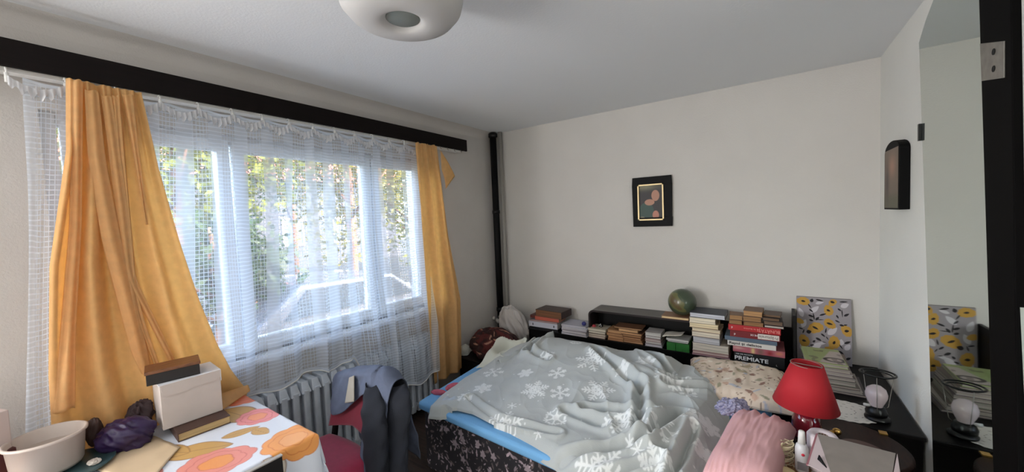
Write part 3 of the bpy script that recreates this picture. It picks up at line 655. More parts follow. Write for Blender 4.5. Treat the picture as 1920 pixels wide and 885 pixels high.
o = MB().box(-2.40, -2.28, -.07, .05, .755, .88, .3).build('tin_box', mat('maroon_tin', S(84, 40, 40), .5), None, bevel=.003); top(o, 'dark red tin under the pale packet at the far left', 'tin')
o = MB().grid(*blob(-2.175, .235, .768, .022, .016, .008, 35, .3)).build('crumpled_tissue', mat('tissue', S(220, 210, 200), .8), None, smooth=True); top(o, 'small crumpled white tissue between the tub and the purple bag', 'tissue')
tbt = thing('drawing_board', 'black board with a pale metal rim standing against the front edge of the table', 'board', (-1.58, .45, 0))
MB().hexa([(-1.56, .20, 0), (-1.545, .20, 0), (-1.545, .652, 0), (-1.56, .652, 0)], [(-1.595, .20, .752), (-1.580, .20, .752), (-1.580, .652, .752), (-1.595, .652, .752)]).build('panel', mat('board_black', S(14, 12, 14), .5), tbt)
MB().box(-1.596, -1.579, .20, .654, .752, .757).build('rim', mat('rim_grey', S(176, 170, 166), .4), tbt)

# ------------------------------------------------------------------ chair with jacket
ch = thing('dining_chair', 'chair with a burgundy upholstered seat beside the radiator', 'chair', (-1.85, .98, 0))
M_bur = mat('burgundy_velvet', S(156, 36, 72), .8, sheen=.3, var=.08, vscale=40)
def rounded(w0, w1, d0, d1, n=10):   # seat outline in xy
    return None
nx_, ny_ = 40, 40; A, B = np.meshgrid(np.linspace(-1, 1, nx_), np.linspace(-1, 1, ny_))
sx = np.sign(A)*np.abs(A); k = np.clip(1-np.maximum(np.abs(A), np.abs(B))**8, 0, 1)
rr = np.sqrt(1-.28*(A*B)**2)
SXc, SYc = -1.885, .925
X = SXc+.235*A*rr*(1-.04*B); Y = SYc+.225*B*rr; Z = .415+.06*k**.4+.012*(1-A*A)*(1-B*B)
c_ = MB().grid(X, Y, Z); c_.grid(X, Y, Z*0+.405, flip=True); c_.build('seat', M_bur, ch, smooth=True)
MB().box(SXc-.19, SXc+.19, SYc-.19, SYc+.19, .37, .406).build('seat_frame', M_dark, ch, bevel=.004)
for xx in (-.17, .17):
    MB().tube([(SXc+xx, SYc-.17, .38), (SXc+xx*1.1, SYc-.2, 0)], [.018, .013], 8).build('leg', M_dark, ch, smooth=True)
    MB().tube([(SXc+xx, SYc+.19, .0), (SXc+xx, SYc+.19, .38), (SXc+xx*1.05, SYc+.235, .60), (SXc+xx*1.05, SYc+.285, .775)], [.013, .018, .016, .014], 8).build('leg', M_dark, ch, smooth=True)
A, B = np.meshgrid(np.linspace(-1, 1, 40), np.linspace(0, 1, 30))
yb = SYc+.20+.09*B+.03*A*A*-1+.03
for off, fl in ((0, False), (.03, True)): pass
bk = MB(); zb = .50+.30*B-.05*(1-A*A)*(1-B)*-1-.0*A+(-.06)*(1-B)*0
bk.grid(SXc+.20*A, yb, .50+.04*(1-np.abs(A))*(1-B)+.29*B); bk.build('backrest', mat('burgundy_back', S(128, 28, 52), .75, sheen=.3), ch, smooth=True, solid=.035)

jk = thing('jacket', 'blue-grey denim jacket hung over the burgundy chair back', 'jacket', (-1.8, 1.2, .5))
M_den = mat('denim', S(84, 92, 112), .9, var=.22, vscale=9, bump=.6, bscale=300, bdist=.002)
M_den_shade = mat('denim_shaded', S(24, 28, 38), .9, var=.25, vscale=9, bump=.6, bscale=300, bdist=.002)  # same denim darkened, window shading painted into the sleeve colour
# body: draped sheet over the top edge, p runs from front hem over the top to the rear hem
nu, nv = 90, 110; U, V = np.meshgrid(np.linspace(0, 1, nu), np.linspace(0, 1, nv))
xj = -2.10+.50*U
frontlen = .13+.05*np.sin(U*7)+.42*sstep(.68, .80, U); backlen = .45
s = -frontlen+(frontlen+backlen+.14)*V      # arclength, 0..0.14 over the top
topz = .835-.10*(1-U)**2*1.0-.05*sstep(.8, 1, U)
over = np.clip(s/.14, 0, 1); ang_ = over*PI
yj = (1.165+.02*U)+.055*(1-np.cos(ang_))
zj = topz+.045*np.sin(ang_)+np.where(s < 0, s, 0)-np.where(s > .14, s-.14, 0)
yj = yj-np.where(s < 0, -s*.28, 0)+np.where(s > .14, (s-.14)*.12, 0)
xj = xj+np.where(s < 0, -s*.06*(U-.4), 0)
wr = .010*fbm(xj*1.0, s, 21, 26, 3)+.012*np.sin(U*22+s*9)*np.clip(np.abs(s)*4, .2, 1)
yj += wr*np.where(s < .07, -1, 1); zj += .006*fbm(xj, s, 5, 20, 2)
MB().grid(xj, yj, zj).build('body', M_den, jk, smooth=True, solid=.004)
def sleeve(pts, rad, m, nm='sleeve', seed=0):
    P = np.array(pts, float); n = 60; tt = np.linspace(0, 1, n); pp_ = np.stack([np.interp(tt, np.linspace(0, 1, len(P)), P[:, k]) for k in range(3)], 1)
    for _ in range(10): pp_[1:-1] = (pp_[:-2]+pp_[1:-1]*2+pp_[2:])/4
    rr_ = np.interp(tt, np.linspace(0, 1, len(rad)), rad); K = 28; X = np.zeros((n, K)); Y = X.copy(); Z = X.copy()
    for j in range(K):
        a = 2*PI*j/(K-1); w_ = 1+.07*np.sin(tt*38+a*3+seed)+.1*np.sin(a*3+tt*5)
        X[:, j] = pp_[:, 0]+rr_*w_*math.cos(a); Y[:, j] = pp_[:, 1]+rr_*w_*.62*math.sin(a); Z[:, j] = pp_[:, 2]+.2*rr_*math.sin(a)
    return MB().grid(X, Y, Z).build(nm, m, jk, smooth=True, solid=.003)
sleeve([(-1.64, 1.25, .80), (-1.58, 1.22, .73), (-1.56, 1.17, .55), (-1.52, 1.14, .38), (-1.46, 1.15, .15)], [.055, .075, .075, .06, .05], M_den_shade, seed=1)
sleeve([(-1.74, 1.17, .80), (-1.66, 1.12, .72), (-1.62, 1.10, .58), (-1.60, 1.08, .42), (-1.56, 1.07, .26)], [.04, .07, .078, .07, .06], M_den_shade, seed=4)
pm_ = MB(); A, B = np.meshgrid(np.linspace(0, 1, 8), np.linspace(0, 1, 20)); q0 = at(647, 756, 1, 1.118); q1 = at(664, 753, 1, 1.118); q2 = at(664, 704, 1, 1.158); q3 = at(655, 708, 1, 1.158)
G = lambda k: (1-A)*(1-B)*q0[k]+A*(1-B)*q1[k]+A*B*q2[k]+(1-A)*B*q3[k]
pm_.grid(G(0), G(1), G(2)).build('pale_stripe', mat('jacket_cream', S(150, 144, 134), .9), jk, smooth=True, solid=.004)

# ------------------------------------------------------------------ bed
bd = thing('bed', 'low divan bed with a dark floral base and blue fitted sheet along the back wall', 'bed', (-.9, 2.4, 0))
def bcorn(ins=0): # front-left, front-right, back-right, back-left
    return [(-1.89+ins, 1.60+ins), (.018-ins, 1.45+ins), (.018-ins, 2.86-ins), (-1.96+ins, 2.68-ins)]
def paint_base(x, z):
    C = np.ones(x.shape+(3,))*srgb((34, 31, 36)); rs = np.random.RandomState(3)
    for i in range(950):
        cx = x.min()+rs.rand()*(x.max()-x.min()); cz = .02+rs.rand()*.44; a = rs.rand()*PI; r = .006+.018*rs.rand()**1.5; g = rs.rand(); colr = srgb((118+70*g, 106+62*g, 112+64*g)) if rs.rand() < .7 else srgb((96, 84, 84))
        C = leaf(C, x, z, cx, cz, r, r*.33, a, colr)
    for i in range(34):
        cx = x.min()+rs.rand()*(x.max()-x.min()); cz = .06+rs.rand()*.36
        for k in range(5): C = leaf(C, x, z, cx+.014*math.cos(k*1.256), cz+.014*math.sin(k*1.256), .013, .008, k*1.256, srgb((150, 136, 142)))
    return C
fl_, fr_, br_, bl_ = bcorn(.03)
nu, nv = 620, 130; U, V = np.meshgrid(np.linspace(0, 1, nu), np.linspace(0, 1, nv)); z = .04+.385*V
Ln = 2.0
base = MB(); base.grid(fl_[0]+(fr_[0]-fl_[0])*U, fl_[1]+(fr_[1]-fl_[1])*U-.004*np.sin(U*60)*(1-V), z, paint_base(U*Ln, z))
nu2 = 200; U, V = np.meshgrid(np.linspace(0, 1, nu2), np.linspace(0, 1, nv)); z = .04+.385*V
base.grid(bl_[0]+(fl_[0]-bl_[0])*U, bl_[1]+(fl_[1]-bl_[1])*U, z, paint_base(U*1.6, z))
base.build('base', mat('bed_base_print', vc=True, rough=.85, bump=.4, bscale=150), bd, smooth=True)
Q = bcorn(.035); MB().hexa([(*p, .05) for p in Q], [(*p, .42) for p in Q]).build('inner_frame', M_dark, bd)
for (xx, yy) in ((-1.8, 1.7), (0, 1.6), (-1.85, 2.55), (0, 2.7)): MB().lathe([(.025, 0), (.03, .05)], xx, yy, 12).build('foot', M_black, bd)
Q = bcorn(0)
mt = MB().hexa([(*p, .425) for p in Q], [(*p, .482) for p in Q]).build('mattress', mat('blue_sheet', S(112, 168, 214), .8, var=.05, vscale=4), bd, bevel=.022, smooth=False)
mt.modifiers['bevel'].segments = 5

# duvet
def coons(U, V, F, Bk, Lf, Rt):
    def crv(P, t): P = np.array(P, float); d = np.r_[0, np.cumsum(np.hypot(*np.diff(P, axis=0).T))]; d /= d[-1]; return np.interp(t, d, P[:, 0]), np.interp(t, d, P[:, 1])
    f = crv(F, U); b = crv(Bk, U); l_ = crv(Lf, V); r = crv(Rt, V); out = []
    for k in range(2):
        P00, P10, P01, P11 = F[0][k], F[-1][k], Bk[0][k], Bk[-1][k]
        out.append((1-V)*f[k]+V*b[k]+(1-U)*l_[k]+U*r[k]-((1-U)*(1-V)*P00+U*(1-V)*P10+(1-U)*V*P01+U*V*P11))
    return out
F_ = [(-1.715, 1.525), (-1.64, 1.55), (-1.56, 1.62), (-1.45, 1.635), (-1.347, 1.615), (-1.154, 1.58), (-1.01, 1.545), (-.83, 1.50), (-.66, 1.44), (-.45, 1.40), (-.15, 1.40)]
B_ = [(-1.80, 2.17), (-1.76, 2.35), (-1.72, 2.62), (-1.58, 2.84), (-1.27, 2.90), (-1.0, 2.92), (-.79, 2.90), (-.64, 2.86), (-.50, 2.76), (-.42, 2.60), (-.30, 2.42)]
L_ = [(-1.715, 1.525), (-1.77, 1.70), (-1.81, 1.96), (-1.80, 2.17)]
R_ = [(-.15, 1.40), (-.185, 1.69), (-.18, 1.97), (-.15, 2.15), (-.18, 2.33), (-.30, 2.42)]
nu, nv = 520, 470; U, V = np.meshgrid(np.linspace(0, 1, nu), np.linspace(0, 1, nv)); X, Y = coons(U, V, F_, B_, L_, R_)
edge = np.minimum.reduce([U, 1-U, V, 1-V])
def duvet_h(X, Y):
    H = interp(X.ravel(), [-1.9, -1.6, -1.43, -1.2, -.89, -.70, -.56, -.47, -.40, -.2], [.05, .09, .15, .15, .125, .14, .14, .085, .10, .07]).reshape(X.shape)
    h = H*np.exp(-((Y-2.55)/.30)**2)
    h += .055*gauss(X, Y, -1.1, 2.15, .45, .28)+.05*gauss(X, Y, -.55, 2.05, .22, .35)
    h += .05*gauss(X, Y, -.42, 1.75, .12, .30, .3)+.05*gauss(X, Y, -.62, 2.30, .30, .07, -.45)+.045*gauss(X, Y, -.30, 2.0, .07, .28)
    # creases
    def crease(x0, y0, x1, y1, w, d):
        t = seg(X, Y, x0, y0, x1, y1); return -d*np.exp(-(t/w)**2)+d*.75*np.exp(-((t-w*2.1)/(w*1.1))**2)
    h += crease(-1.62, 2.88, -1.50, 2.35, .022, .034)+crease(-1.50, 2.35, -1.30, 2.28, .02, .022)
    h += crease(-1.02, 2.50, -.62, 2.18, .020, .032)+crease(-.75, 2.72, -.50, 2.42, .018, .028)+crease(-.62, 2.18, -.52, 1.80, .022, .036)
    h += crease(-.52, 2.33, -.30, 2.42, .014, .030)+crease(-.50, 2.26, -.28, 2.38, .014, .026)+crease(-.85, 1.90, -.50, 1.95, .022, .030)
    h += crease(-.80, 1.52, -.48, 1.72, .022, .034)+crease(-.48, 1.72, -.38, 2.05, .02, .034)+crease(-.33, 1.45, -.30, 1.95, .016, .034)+crease(-.62, 1.45, -.40, 1.62, .018, .028)
    h += crease(-1.25, 1.62, -.9, 1.66, .016, .016)+crease(-.95, 1.85, -.70, 1.80, .02, .022)+crease(-1.55, 1.72, -1.25, 1.62, .016, .018)
    k = .35+.65*sstep(-1.2, -.5, X)
    a, b = X*.8+Y*.6, -X*.6+Y*.8
    h += .012*k*fbm(a*1.0, b*.45, 8, 13, 3)+.016*k*np.clip(ridged(a, b*.5, 12, 9, 2), 0, 1)**3+.004*fbm(X, Y, 2, 30, 2)+.005*k*np.clip(ridged(a*1.1, b*.8, 33, 24, 2), 0, 1)**2
    return h
h = duvet_h(X, Y); Z = .505+.022*np.clip(edge*14, 0, 1)**.5+np.clip(h, -.012, 1)*np.clip(edge*10+.15, 0, 1)
drop = np.clip(.035-V*.6, 0, 1)
Z = Z-.045*sstep(0, 1, drop/.035)*(Y < 1.60)*1.0
Z = np.where(edge <= 0, Z-.012, Z)
ca, sa = 1, 0; C = np.ones(X.shape+(3,))*srgb((174, 178, 176))
C = C*(1+.05*fbm(X, Y, 77, 5, 3))[..., None]
white = srgb((226, 228, 226))
flk = [(1050, 737, .062, 0), (1042, 783, .075, 2), (925, 697, .075, 0), (905, 727, .06, 1), (942, 802, .115, 1), (1122, 731, .095, 1), (1110, 676, .115, 1), (1003, 731, .085, 1), (1168, 790, .105, 1), (1237, 816, .085, 0), (1262, 716, .115, 1), (1101, 823, .022, 3), (1125, 873, .115, 1), (1300, 784, .07, 1), (1165, 704, .05, 1), (1025, 672, .07, 2), (1045, 700, .06, 0), (1210, 683, .06, 1), (1195, 840, .03, 3), (1290, 740, .05, 0), (1010, 812, .025, 3), (1230, 875, .07, 1), (1330, 800, .05, 1), (985, 700, .05, 1), (1320, 850, .05, 1), (1180, 825, .02, 3), (1080, 652, .05, 2), (960, 760, .03, 3), (1355, 880, .05, 0), (870, 740, .05, 0)]
for i, (px, py, r, ty) in enumerate(flk):
    zz = .56
    for _ in range(4):
        q = at(px, py, 2, zz); j = np.argmin((X-q[0])**2+(Y-q[1])**2); zz = .5*(zz+Z.ravel()[j])
    C = mixc(C, white, flake(X, Y, q[0], q[1], r, i*.7, ty, .0058 if r > .04 else .0045)*.85)
rs = np.random.RandomState(5)
for i in range(90):
    q = (rs.uniform(-1.8, -.2), rs.uniform(1.4, 3.0)); C = mixc(C, white, (1-sstep(.003, .006, np.hypot(X-q[0], Y-q[1])))*.8)
dv = thing('duvet', 'rumpled grey duvet printed with white snowflakes spread over the bed', 'duvet', (-1, 2.2, .5))
M_duv = mat('duvet_print', vc=True, rough=.9, bump=.35, bscale=220, sheen=.2, bdist=.002)
MB().grid(X, Y, Z, C).build('cover', M_duv, dv, smooth=True)
# folded underside corner at the front left
A, B = np.meshgrid(np.linspace(0, 1, 50), np.linspace(0, 1, 20)); c0 = [at(811, 770, 2, .47), at(872, 764, 2, .497), at(868, 745, 2, .53), at(835, 745, 2, .53)]
G = lambda k: (1-A)*(1-B)*c0[0][k]+A*(1-B)*c0[1][k]+A*B*c0[2][k]+(1-A)*B*c0[3][k]
hz = .018*np.sin(A*PI)*np.sin(B*PI)+.006*np.sin(A*14)*B
CC = np.ones(A.shape+(3,))*srgb((176, 186, 196)); CC = mixc(CC, srgb((140, 146, 146)), (np.sin(A*9+3)*np.sin(B*9+A*4) > .25)*.8*(A < .35))
MB().grid(G(0), G(1), G(2)+hz, CC).build('turned_corner', M_duv, dv, smooth=True, solid=.006)
# standing ridge at the back left
A, B = np.meshgrid(np.linspace(0, 1, 60), np.linspace(-1, 1, 22)); rx = -1.68+.20*A; ry = 2.22+.50*A; nrm = (-.93, .37)
hh = (.055+.05*A)*(1-np.abs(B)**1.4); wr = .006*np.sin(A*30+B*3)
CC = np.ones(A.shape+(3,))*srgb((160, 165, 164)); CC = CC*1.08
MB().grid(rx+nrm[0]*B*.045*(1-.5*A)+.01*np.sin(A*9), ry+nrm[1]*B*.045+.01*np.sin(A*12), .525+.07*A+hh+wr, CC).build('fold', M_duv, dv, smooth=True, solid=.004)

def pillow(name, cx, cy, cz, lx, ly, h, ang, m, parent, colfn=None, seed=0, wr=.1, n=90, tilt=(0, 0), pleat=0):
    A, B = np.meshgrid(np.linspace(-1, 1, n), np.linspace(-1, 1, n)); e = np.clip((1-A**4)*(1-B**4), 0, 1)**.45
    pin = 1-.10*(A*A)*(1-B*B)*0-.07*((1-A*A)*np.abs(B)**3*0)
    u = A*(1-.06*(1-B*B)*-1*0)*lx/2*(1-.07*(1-B**2)*(np.abs(A)**6)); v = B*ly/2*(1-.07*(1-A**2)*(np.abs(B)**6))
    wri = wr*h*(fbm(A, B, seed, 5, 3)+.6*fbm(A*2, B*.7, seed+3, 9, 2))*e
    edge_w = 1-e
    mb = MB()
    for sgn in (1, -1):
        z = sgn*h/2*e+wri*(sgn > 0)+.015*h*np.sin(A*40)*np.exp(-((np.abs(B)-.9)/.1)**2)*(sgn > 0)+pleat*h*np.sin(A*17+np.sin(A*5))*sstep(.45, .8, B)*e*(sgn > 0)
        if sgn < 0: z = z*.5
        c, s = math.cos(ang), math.sin(ang)
        Xp = cx+u*c-v*s; Yp = cy+u*s+v*c; Zp = cz+z+tilt[0]*u+tilt[1]*v
        col = colfn(A, B) if colfn else None
        mb.grid(Xp, Yp, Zp, col, flip=sgn < 0)
    return mb.build(name, m, parent, smooth=True)
def fpil(A, B):
    C = np.ones(A.shape+(3,))*srgb((222, 204, 184)); rs = np.random.RandomState(8)
    for i in range(120):
        c = (rs.uniform(-1, 1), rs.uniform(-1, 1)); C = leaf(C, A, B, c[0], c[1], .04+.09*rs.rand(), .015+.045*rs.rand(), rs.rand()*3, [srgb((178, 160, 132)), srgb((206, 172, 150)), srgb((160, 154, 130)), srgb((236, 226, 210)), srgb((152, 118, 104)), srgb((186, 186, 194))][i % 6])
    for i in range(110):
        c = (rs.uniform(-1, 1), rs.uniform(-1, 1)); C = leaf(C, A, B, c[0], c[1], .035, .010, rs.rand()*3, srgb((132, 106, 88)))
    return C
o = pillow('pillow', -.175, 2.665, .555, .56, .60, .15, .05, mat('pillow_print', vc=True, rough=.9, bump=.3, bscale=80), None, fpil, 5, .045); top(o, 'beige flower-patterned pillow at the head of the bed by the bookshelf', 'pillow')
o = pillow('pillow', -.06, 1.875, .575, .25, .60, .20, -.16, mat('pink_cotton', S(216, 168, 170), .85, var=.03, vscale=6, bump=.3, bscale=200, bdist=.002), None, None, 12, .035, tilt=(0, .04), pleat=.05); top(o, 'plain dusty pink pillow at the front of the bed', 'pillow')
# floral scrunched cloth
def vio(A, B): C = np.ones(A.shape+(3,))*srgb((158, 156, 180)); m = fbm(A*4, B*4, 3, 5, 2) > .2; return mixc(C, srgb((92, 92, 128)), m*.8)
X_, Y_, Z_ = blob(-.15, 2.09, .665, .062, .042, .035, 44, .25, 90, 60, 9, noise2=.22, ang=.7)
A, B = np.meshgrid(np.linspace(0, 6, X_.shape[1]), np.linspace(0, 3, X_.shape[0]))
o = MB().grid(X_, Y_, Z_, vio(A, B)).build('nightshirt', mat('violet_print', vc=True, rough=.9), None, smooth=True); top(o, 'scrunched lilac-blue patterned cloth where duvet and pillows meet', 'cloth')
X_, Y_, Z_ = blob(-.20, 2.42, .62, .06, .10, .03, 54, .25, 90, 60, 9, noise2=.15, ang=.5)
# pink pyjama
for (cx, cy, rx, ry, lab) in ((-1.815, 1.735, .055, .022, None),): pass
pj = MB().grid(*blob(-1.835, 1.74, .495, .052, .022, .018, 61, .12, ang=.3)); pj.grid(*blob(-1.80, 1.84, .500, .055, .030, .024, 63, .12, ang=1.2))
o = pj.build('pyjamas', mat('rose_cloth', S(186, 88, 106), .85), None, smooth=True); top(o, 'rolled rose-pink garment at the foot of the blue mattress', 'garment')
# cream sheet
A, B = np.meshgrid(np.linspace(0, 1, 70), np.linspace(0, 1, 50)); P0, P1, P2, P3 = (-1.86, 2.16), (-1.69, 2.30), (-1.72, 2.75), (-1.99, 2.70)
gx = (1-A)*(1-B)*P0[0]+A*(1-B)*P1[0]+A*B*P2[0]+(1-A)*B*P3[0]; gy = (1-A)*(1-B)*P0[1]+A*(1-B)*P1[1]+A*B*P2[1]+(1-A)*B*P3[1]
gz = .50+.075*np.clip(ridged(gx*1.0, gy*.7, 31, 11, 2), 0, 1)**2+.05*gauss(A, B, .15, .6, .18, .4)+.05*gauss(A, B, .9, .7, .15, .3)
o = MB().grid(gx, gy, gz).build('bed_sheet', mat('cream_sheet', S(206, 208, 196), .85), None, smooth=True, solid=.003); top(o, 'crumpled cream sheet between the duvet and the corner bundle', 'sheet')

# corner pile
cb = thing('storage_chest', 'low dark chest in the corner under the bundled bedding', 'chest', (-2.27, 3.0, 0))
MB().box(-2.46, -2.04, 2.62, 3.32, 0.02, .30).build('body', M_dark, cb, bevel=.004)
MB().box(-2.47, -2.03, 2.61, 3.33, .30, .325).build('lid', M_dark, cb, bevel=.003)
def redp(X_): 
    A, B = np.meshgrid(np.linspace(0, 6, X_.shape[1]), np.linspace(0, 3, X_.shape[0])); C = np.ones(A.shape+(3,))*srgb((48, 20, 20))
    m = fbm(A, B*1.5, 4, 5, 3); C = mixc(C, srgb((84, 30, 28)), sstep(-.1, .1, m)); rs = np.random.RandomState(6)
    for i in range(44): C = leaf(C, A, B, rs.uniform(0, 6), rs.uniform(0, 2.2), .12+.12*rs.rand(), .04, rs.rand()*3, srgb((186, 138, 116)))
    return C
X_, Y_, Z_ = blob(-2.20, 2.86, .40, .27, .19, .16, 71, .16, 110, 70, 7, noise2=.12, ang=-.3)
o = MB().grid(X_, Y_, np.maximum(Z_, .327), redp(X_)).build('floral_cushion', mat('red_print', vc=True, rough=.9), None, smooth=True); top(o, 'dark red floral cushion bundle in the corner behind the bed', 'cushion')
X_, Y_, Z_ = blob(-2.20, 3.17, .52, .17, .10, .215, 81, .14, 110, 70, 6, noise2=.10, ang=-.1)
Z_ = Z_-.25*np.clip(X_+2.27, 0, 1)
o = MB().grid(X_, Y_, np.maximum(Z_, .327)).build('linen_bag', mat('grey_linen', S(188, 182, 178), .85, bump=.3), None, smooth=True); top(o, 'pale grey stuffed linen bag leaning in the corner beside the bookcase', 'bag')
X_, Y_, Z_ = blob(-2.47, 2.72, .36, .05, .06, .055, 91, .2, ang=0)
o = MB().grid(X_, Y_, Z_).build('white_cloth', mat('white_cloth', S(196, 196, 188), .85), None, smooth=True); top(o, 'small white cloth tucked between the right curtain and the cushion bundle', 'cloth')

# ------------------------------------------------------------------ bookcase behind the bed
YFB = 3.20; SH = .516
bc_ = thing('bookcase', 'long low black headboard bookcase along the back wall behind the bed', 'bookcase', (-.9, 3.3, 0))
M_bk = mat('black_lacquer', S(6, 5, 5), .5, var=.1, spec=.25)
MB().box(-2.02, .165, YFB, YB-.004, 0, SH-.012).build('lower_body', M_bk, bc_, bevel=.004)
MB().box(-2.03, .17, YFB-.012, YB-.004, SH-.012, SH).build('lower_shelf', M_bk, bc_, bevel=.003)
# rounded upper shelf
xa, xb, zt = -1.375, -.475, .768; r = .05
def upper(off, zoff=0):
    a = [(xa+off, SH)]; a += [(xa+r-(r-off)*math.cos(t), zt-r+(r-off)*math.sin(t)) for t in np.linspace(0, PI/2, 8)]; a += [(xb, zt-off)]; return a
outer = upper(0); inner = upper(.016); n_ = len(outer)
V = [(x, YFB+.02, z) for x, z in outer]+[(x, YFB+.02, z) for x, z in inner]+[(x, YB-.004, z) for x, z in outer]+[(x, YB-.004, z) for x, z in inner]
F = []
for i in range(n_-1): F += [(i, i+1, n_+i+1, n_+i), (2*n_+i+1, 2*n_+i, 3*n_+i, 3*n_+i+1), (i+1, i, 2*n_+i, 2*n_+i+1), (n_+i, n_+i+1, 3*n_+i+1, 3*n_+i)]
F += [(n_-1, 2*n_-1+0, 4*n_-1, 3*n_-1), (0, n_, 3*n_, 2*n_)]
MB().add(V, F).build('curved_top', mat('top_brown_black', S(40, 31, 31), .3), bc_)
MB().box(xa+.01, .15, YB-.02, YB-.006, SH, .74).build('back_panel_and_wall_shade', M_bk, bc_)  # black back; right of the divider it stands for shade on the wall
MB().box(xb-.016, xb, YFB+.06, YB-.006, SH, zt-.016).build('divider', M_bk, bc_)
MB().box(.150, .168, YFB+.02, YB-.006, SH, .885).build('end_panel', M_bk, bc_, bevel=.002)

def bk(px0, px1, z0, th, cover, page, spine, label, yf=3.19, D=.16, ang=0, group=None, **k):
    xl = at(px0, 640, 1, yf)[0]; xr = at(px1, 640, 1, yf)[0]
    return book(label, (xl, yf), ang, xr-xl, D, z0, th, cover, page, spine, group, **k)
CR = (216, 204, 184); TN = (176, 132, 92); WH = (214, 210, 206); DK = (22, 20, 24)
# stack at the left end
z = SH
bk(994, 1047, z, .026, DK, DK, 'front', 'thin black folder at the bottom of the leftmost stack on the bookcase'); z += .027
b_ = bk(993, 1046, z, .052, (206, 206, 216), WH, 'front', 'white ring binder in the leftmost stack on the bookcase', cat='binder', name='ring_binder')
for px in (999, 1038):
    q = at(px, 604, 1, 3.188); MB().box(q[0]-.004, q[0]+.004, 3.1875, 3.1895, z+.014, z+.036).build('finger_hole', M_black, b_)
z += .053
bk(995, 1046, z, .016, (120, 110, 112), (190, 160, 156), 'back', 'thin grey book lying directly on the white binder'); z += .017
bk(996, 1012, z, .03, (92, 40, 36), (170, 130, 110), 'front', 'small dark red book showing at the left of the orange one', yf=3.24); 
bk(1005, 1049, z, .036, (196, 98, 78), (190, 150, 120), 'front', 'orange-red book under the big brown hardback', yf=3.2); z += .037
bk(1006, 1056, z, .068, (56, 38, 34), (130, 88, 60), 'right', 'thick brown hardback on top of the leftmost stack', D=.2, yf=3.2, ang=-.06)
# magazines and ball
z = SH; cols_ = [(170, 168, 176), (196, 190, 192), (150, 140, 150), (204, 204, 212), (182, 182, 196)]
labs = ['bottom magazine of the loose pile left of the curved shelf', 'second magazine up in the pile left of the curved shelf', 'patterned magazine in the middle of the loose pile', 'white magazine second from the top of the loose pile', 'top magazine of the pile, open and slightly curled']
for i in range(5):
    th = [.016, .02, .02, .018, .014][i]; t = bk(1053+(i % 2), 1101-(i*2 % 3), z, th, cols_[i], (206, 200, 202), 'back', labs[i], yf=3.18+.006*(i % 3), D=.2, ang=.03*(i % 3-1), cat='magazine', name='magazine', group='magazines in the loose pile'); z += th+.001
q = at(1093, 601, 1, 3.20); o = MB().ball((q[0], 3.22, z+.021), .021).build('ball', mat('blue_ball', S(58, 60, 130), .3), None, smooth=True); top(o, 'small blue ball lying on the magazine pile', 'ball')
# cream-paged books, first bay
def stack(px0, px1, items, first, yf=3.20, D=.15, group=None, z=SH, jit=1.5, seed=1):
    rs = np.random.RandomState(seed); n = len(items)
    for i, (th, cov, pag, sp, lab, *rest) in enumerate(items):
        a, b = (rest[0], rest[1]) if len(rest) > 1 else (px0+rs.uniform(-jit, jit), px1+rs.uniform(-jit, jit))
        bk(a, b, z, th, cov, pag, sp, lab, yf=yf+rs.uniform(0, .012), D=D, ang=rs.uniform(-.03, .03), group=group); z += th+.0008
    return z
stack(1104, 1136, [(.020, (150, 120, 110), CR, 'back', 'lowest cream-paged paperback at the left end of the curved shelf'), (.018, (180, 160, 140), CR, 'back', 'second cream-paged paperback at the left end of the curved shelf'), (.024, (60, 50, 50), (222, 212, 190), 'back', 'third cream-paged book at the left end of the curved shelf'), (.022, (200, 190, 170), (222, 212, 190), 'back', 'top cream-paged book under the two small balls')], 1, seed=2, group='cream-paged books at the left end of the shelf')
q = at(1112, 602, 1, 3.24); o = MB().ball((q[0], 3.26, SH+.12), .018).build('ball', mat('red_ball', S(170, 58, 66), .35), None, smooth=True)
top(o, 'small red ball inside the rounded corner of the shelf', 'ball'); o.location.z = -.0315+.0015
q = at(1125, 603, 1, 3.24); pk = thing('ball', 'small black ball with white spots inside the curved shelf', 'ball', (q[0], 3.26, SH+.088))
MB().ball((q[0], 3.262, SH+.110), .021).build('ball_body', M_black, pk, smooth=True)
for dx, dz in ((-.009, .003), (.008, -.004), (.003, .011)): MB().ball((q[0]+dx, 3.243, SH+.110+dz), (.005, .004, .006), 10, 6).build('white_spot', M_white, pk, smooth=True)
stack(1139, 1168, [(.02, (150, 100, 66), (188, 140, 98), 'back', 'lowest tan paperback right of the cream books'), (.024, (160, 112, 74), (196, 148, 104), 'back', 'second tan paperback right of the cream books'), (.022, (150, 104, 70), (190, 146, 104), 'back', 'third tan paperback right of the cream books'), (.026, (176, 130, 88), (200, 156, 112), 'back', 'top tan paperback right of the cream books')], 1, seed=3, group='small tan paperbacks in the second pile')
stack(1166, 1203, [(.016, (140, 96, 66), (206, 164, 120), 'back', 'lowest yellowed paperback of the tall tan pile', 1168, 1205), (.018, (150, 100, 66), TN, 'back', 'second yellowed paperback of the tall tan pile'), (.016, (130, 86, 60), (196, 148, 104), 'back', 'third yellowed paperback of the tall tan pile'), (.022, (160, 112, 76), TN, 'back', 'fourth yellowed paperback of the tall tan pile'), (.02, (90, 60, 44), (206, 158, 112), 'back', 'fifth yellowed paperback of the tall tan pile'), (.024, (160, 120, 84), (214, 170, 124), 'back', 'sixth yellowed paperback near the top of the tan pile', 1160, 1196), (.01, (120, 84, 60), (196, 160, 116), 'back', 'thin tan booklet sticking out atop the tan pile', 1152, 1203)], 1, seed=4, group='yellowed paperbacks in the tall tan pile')
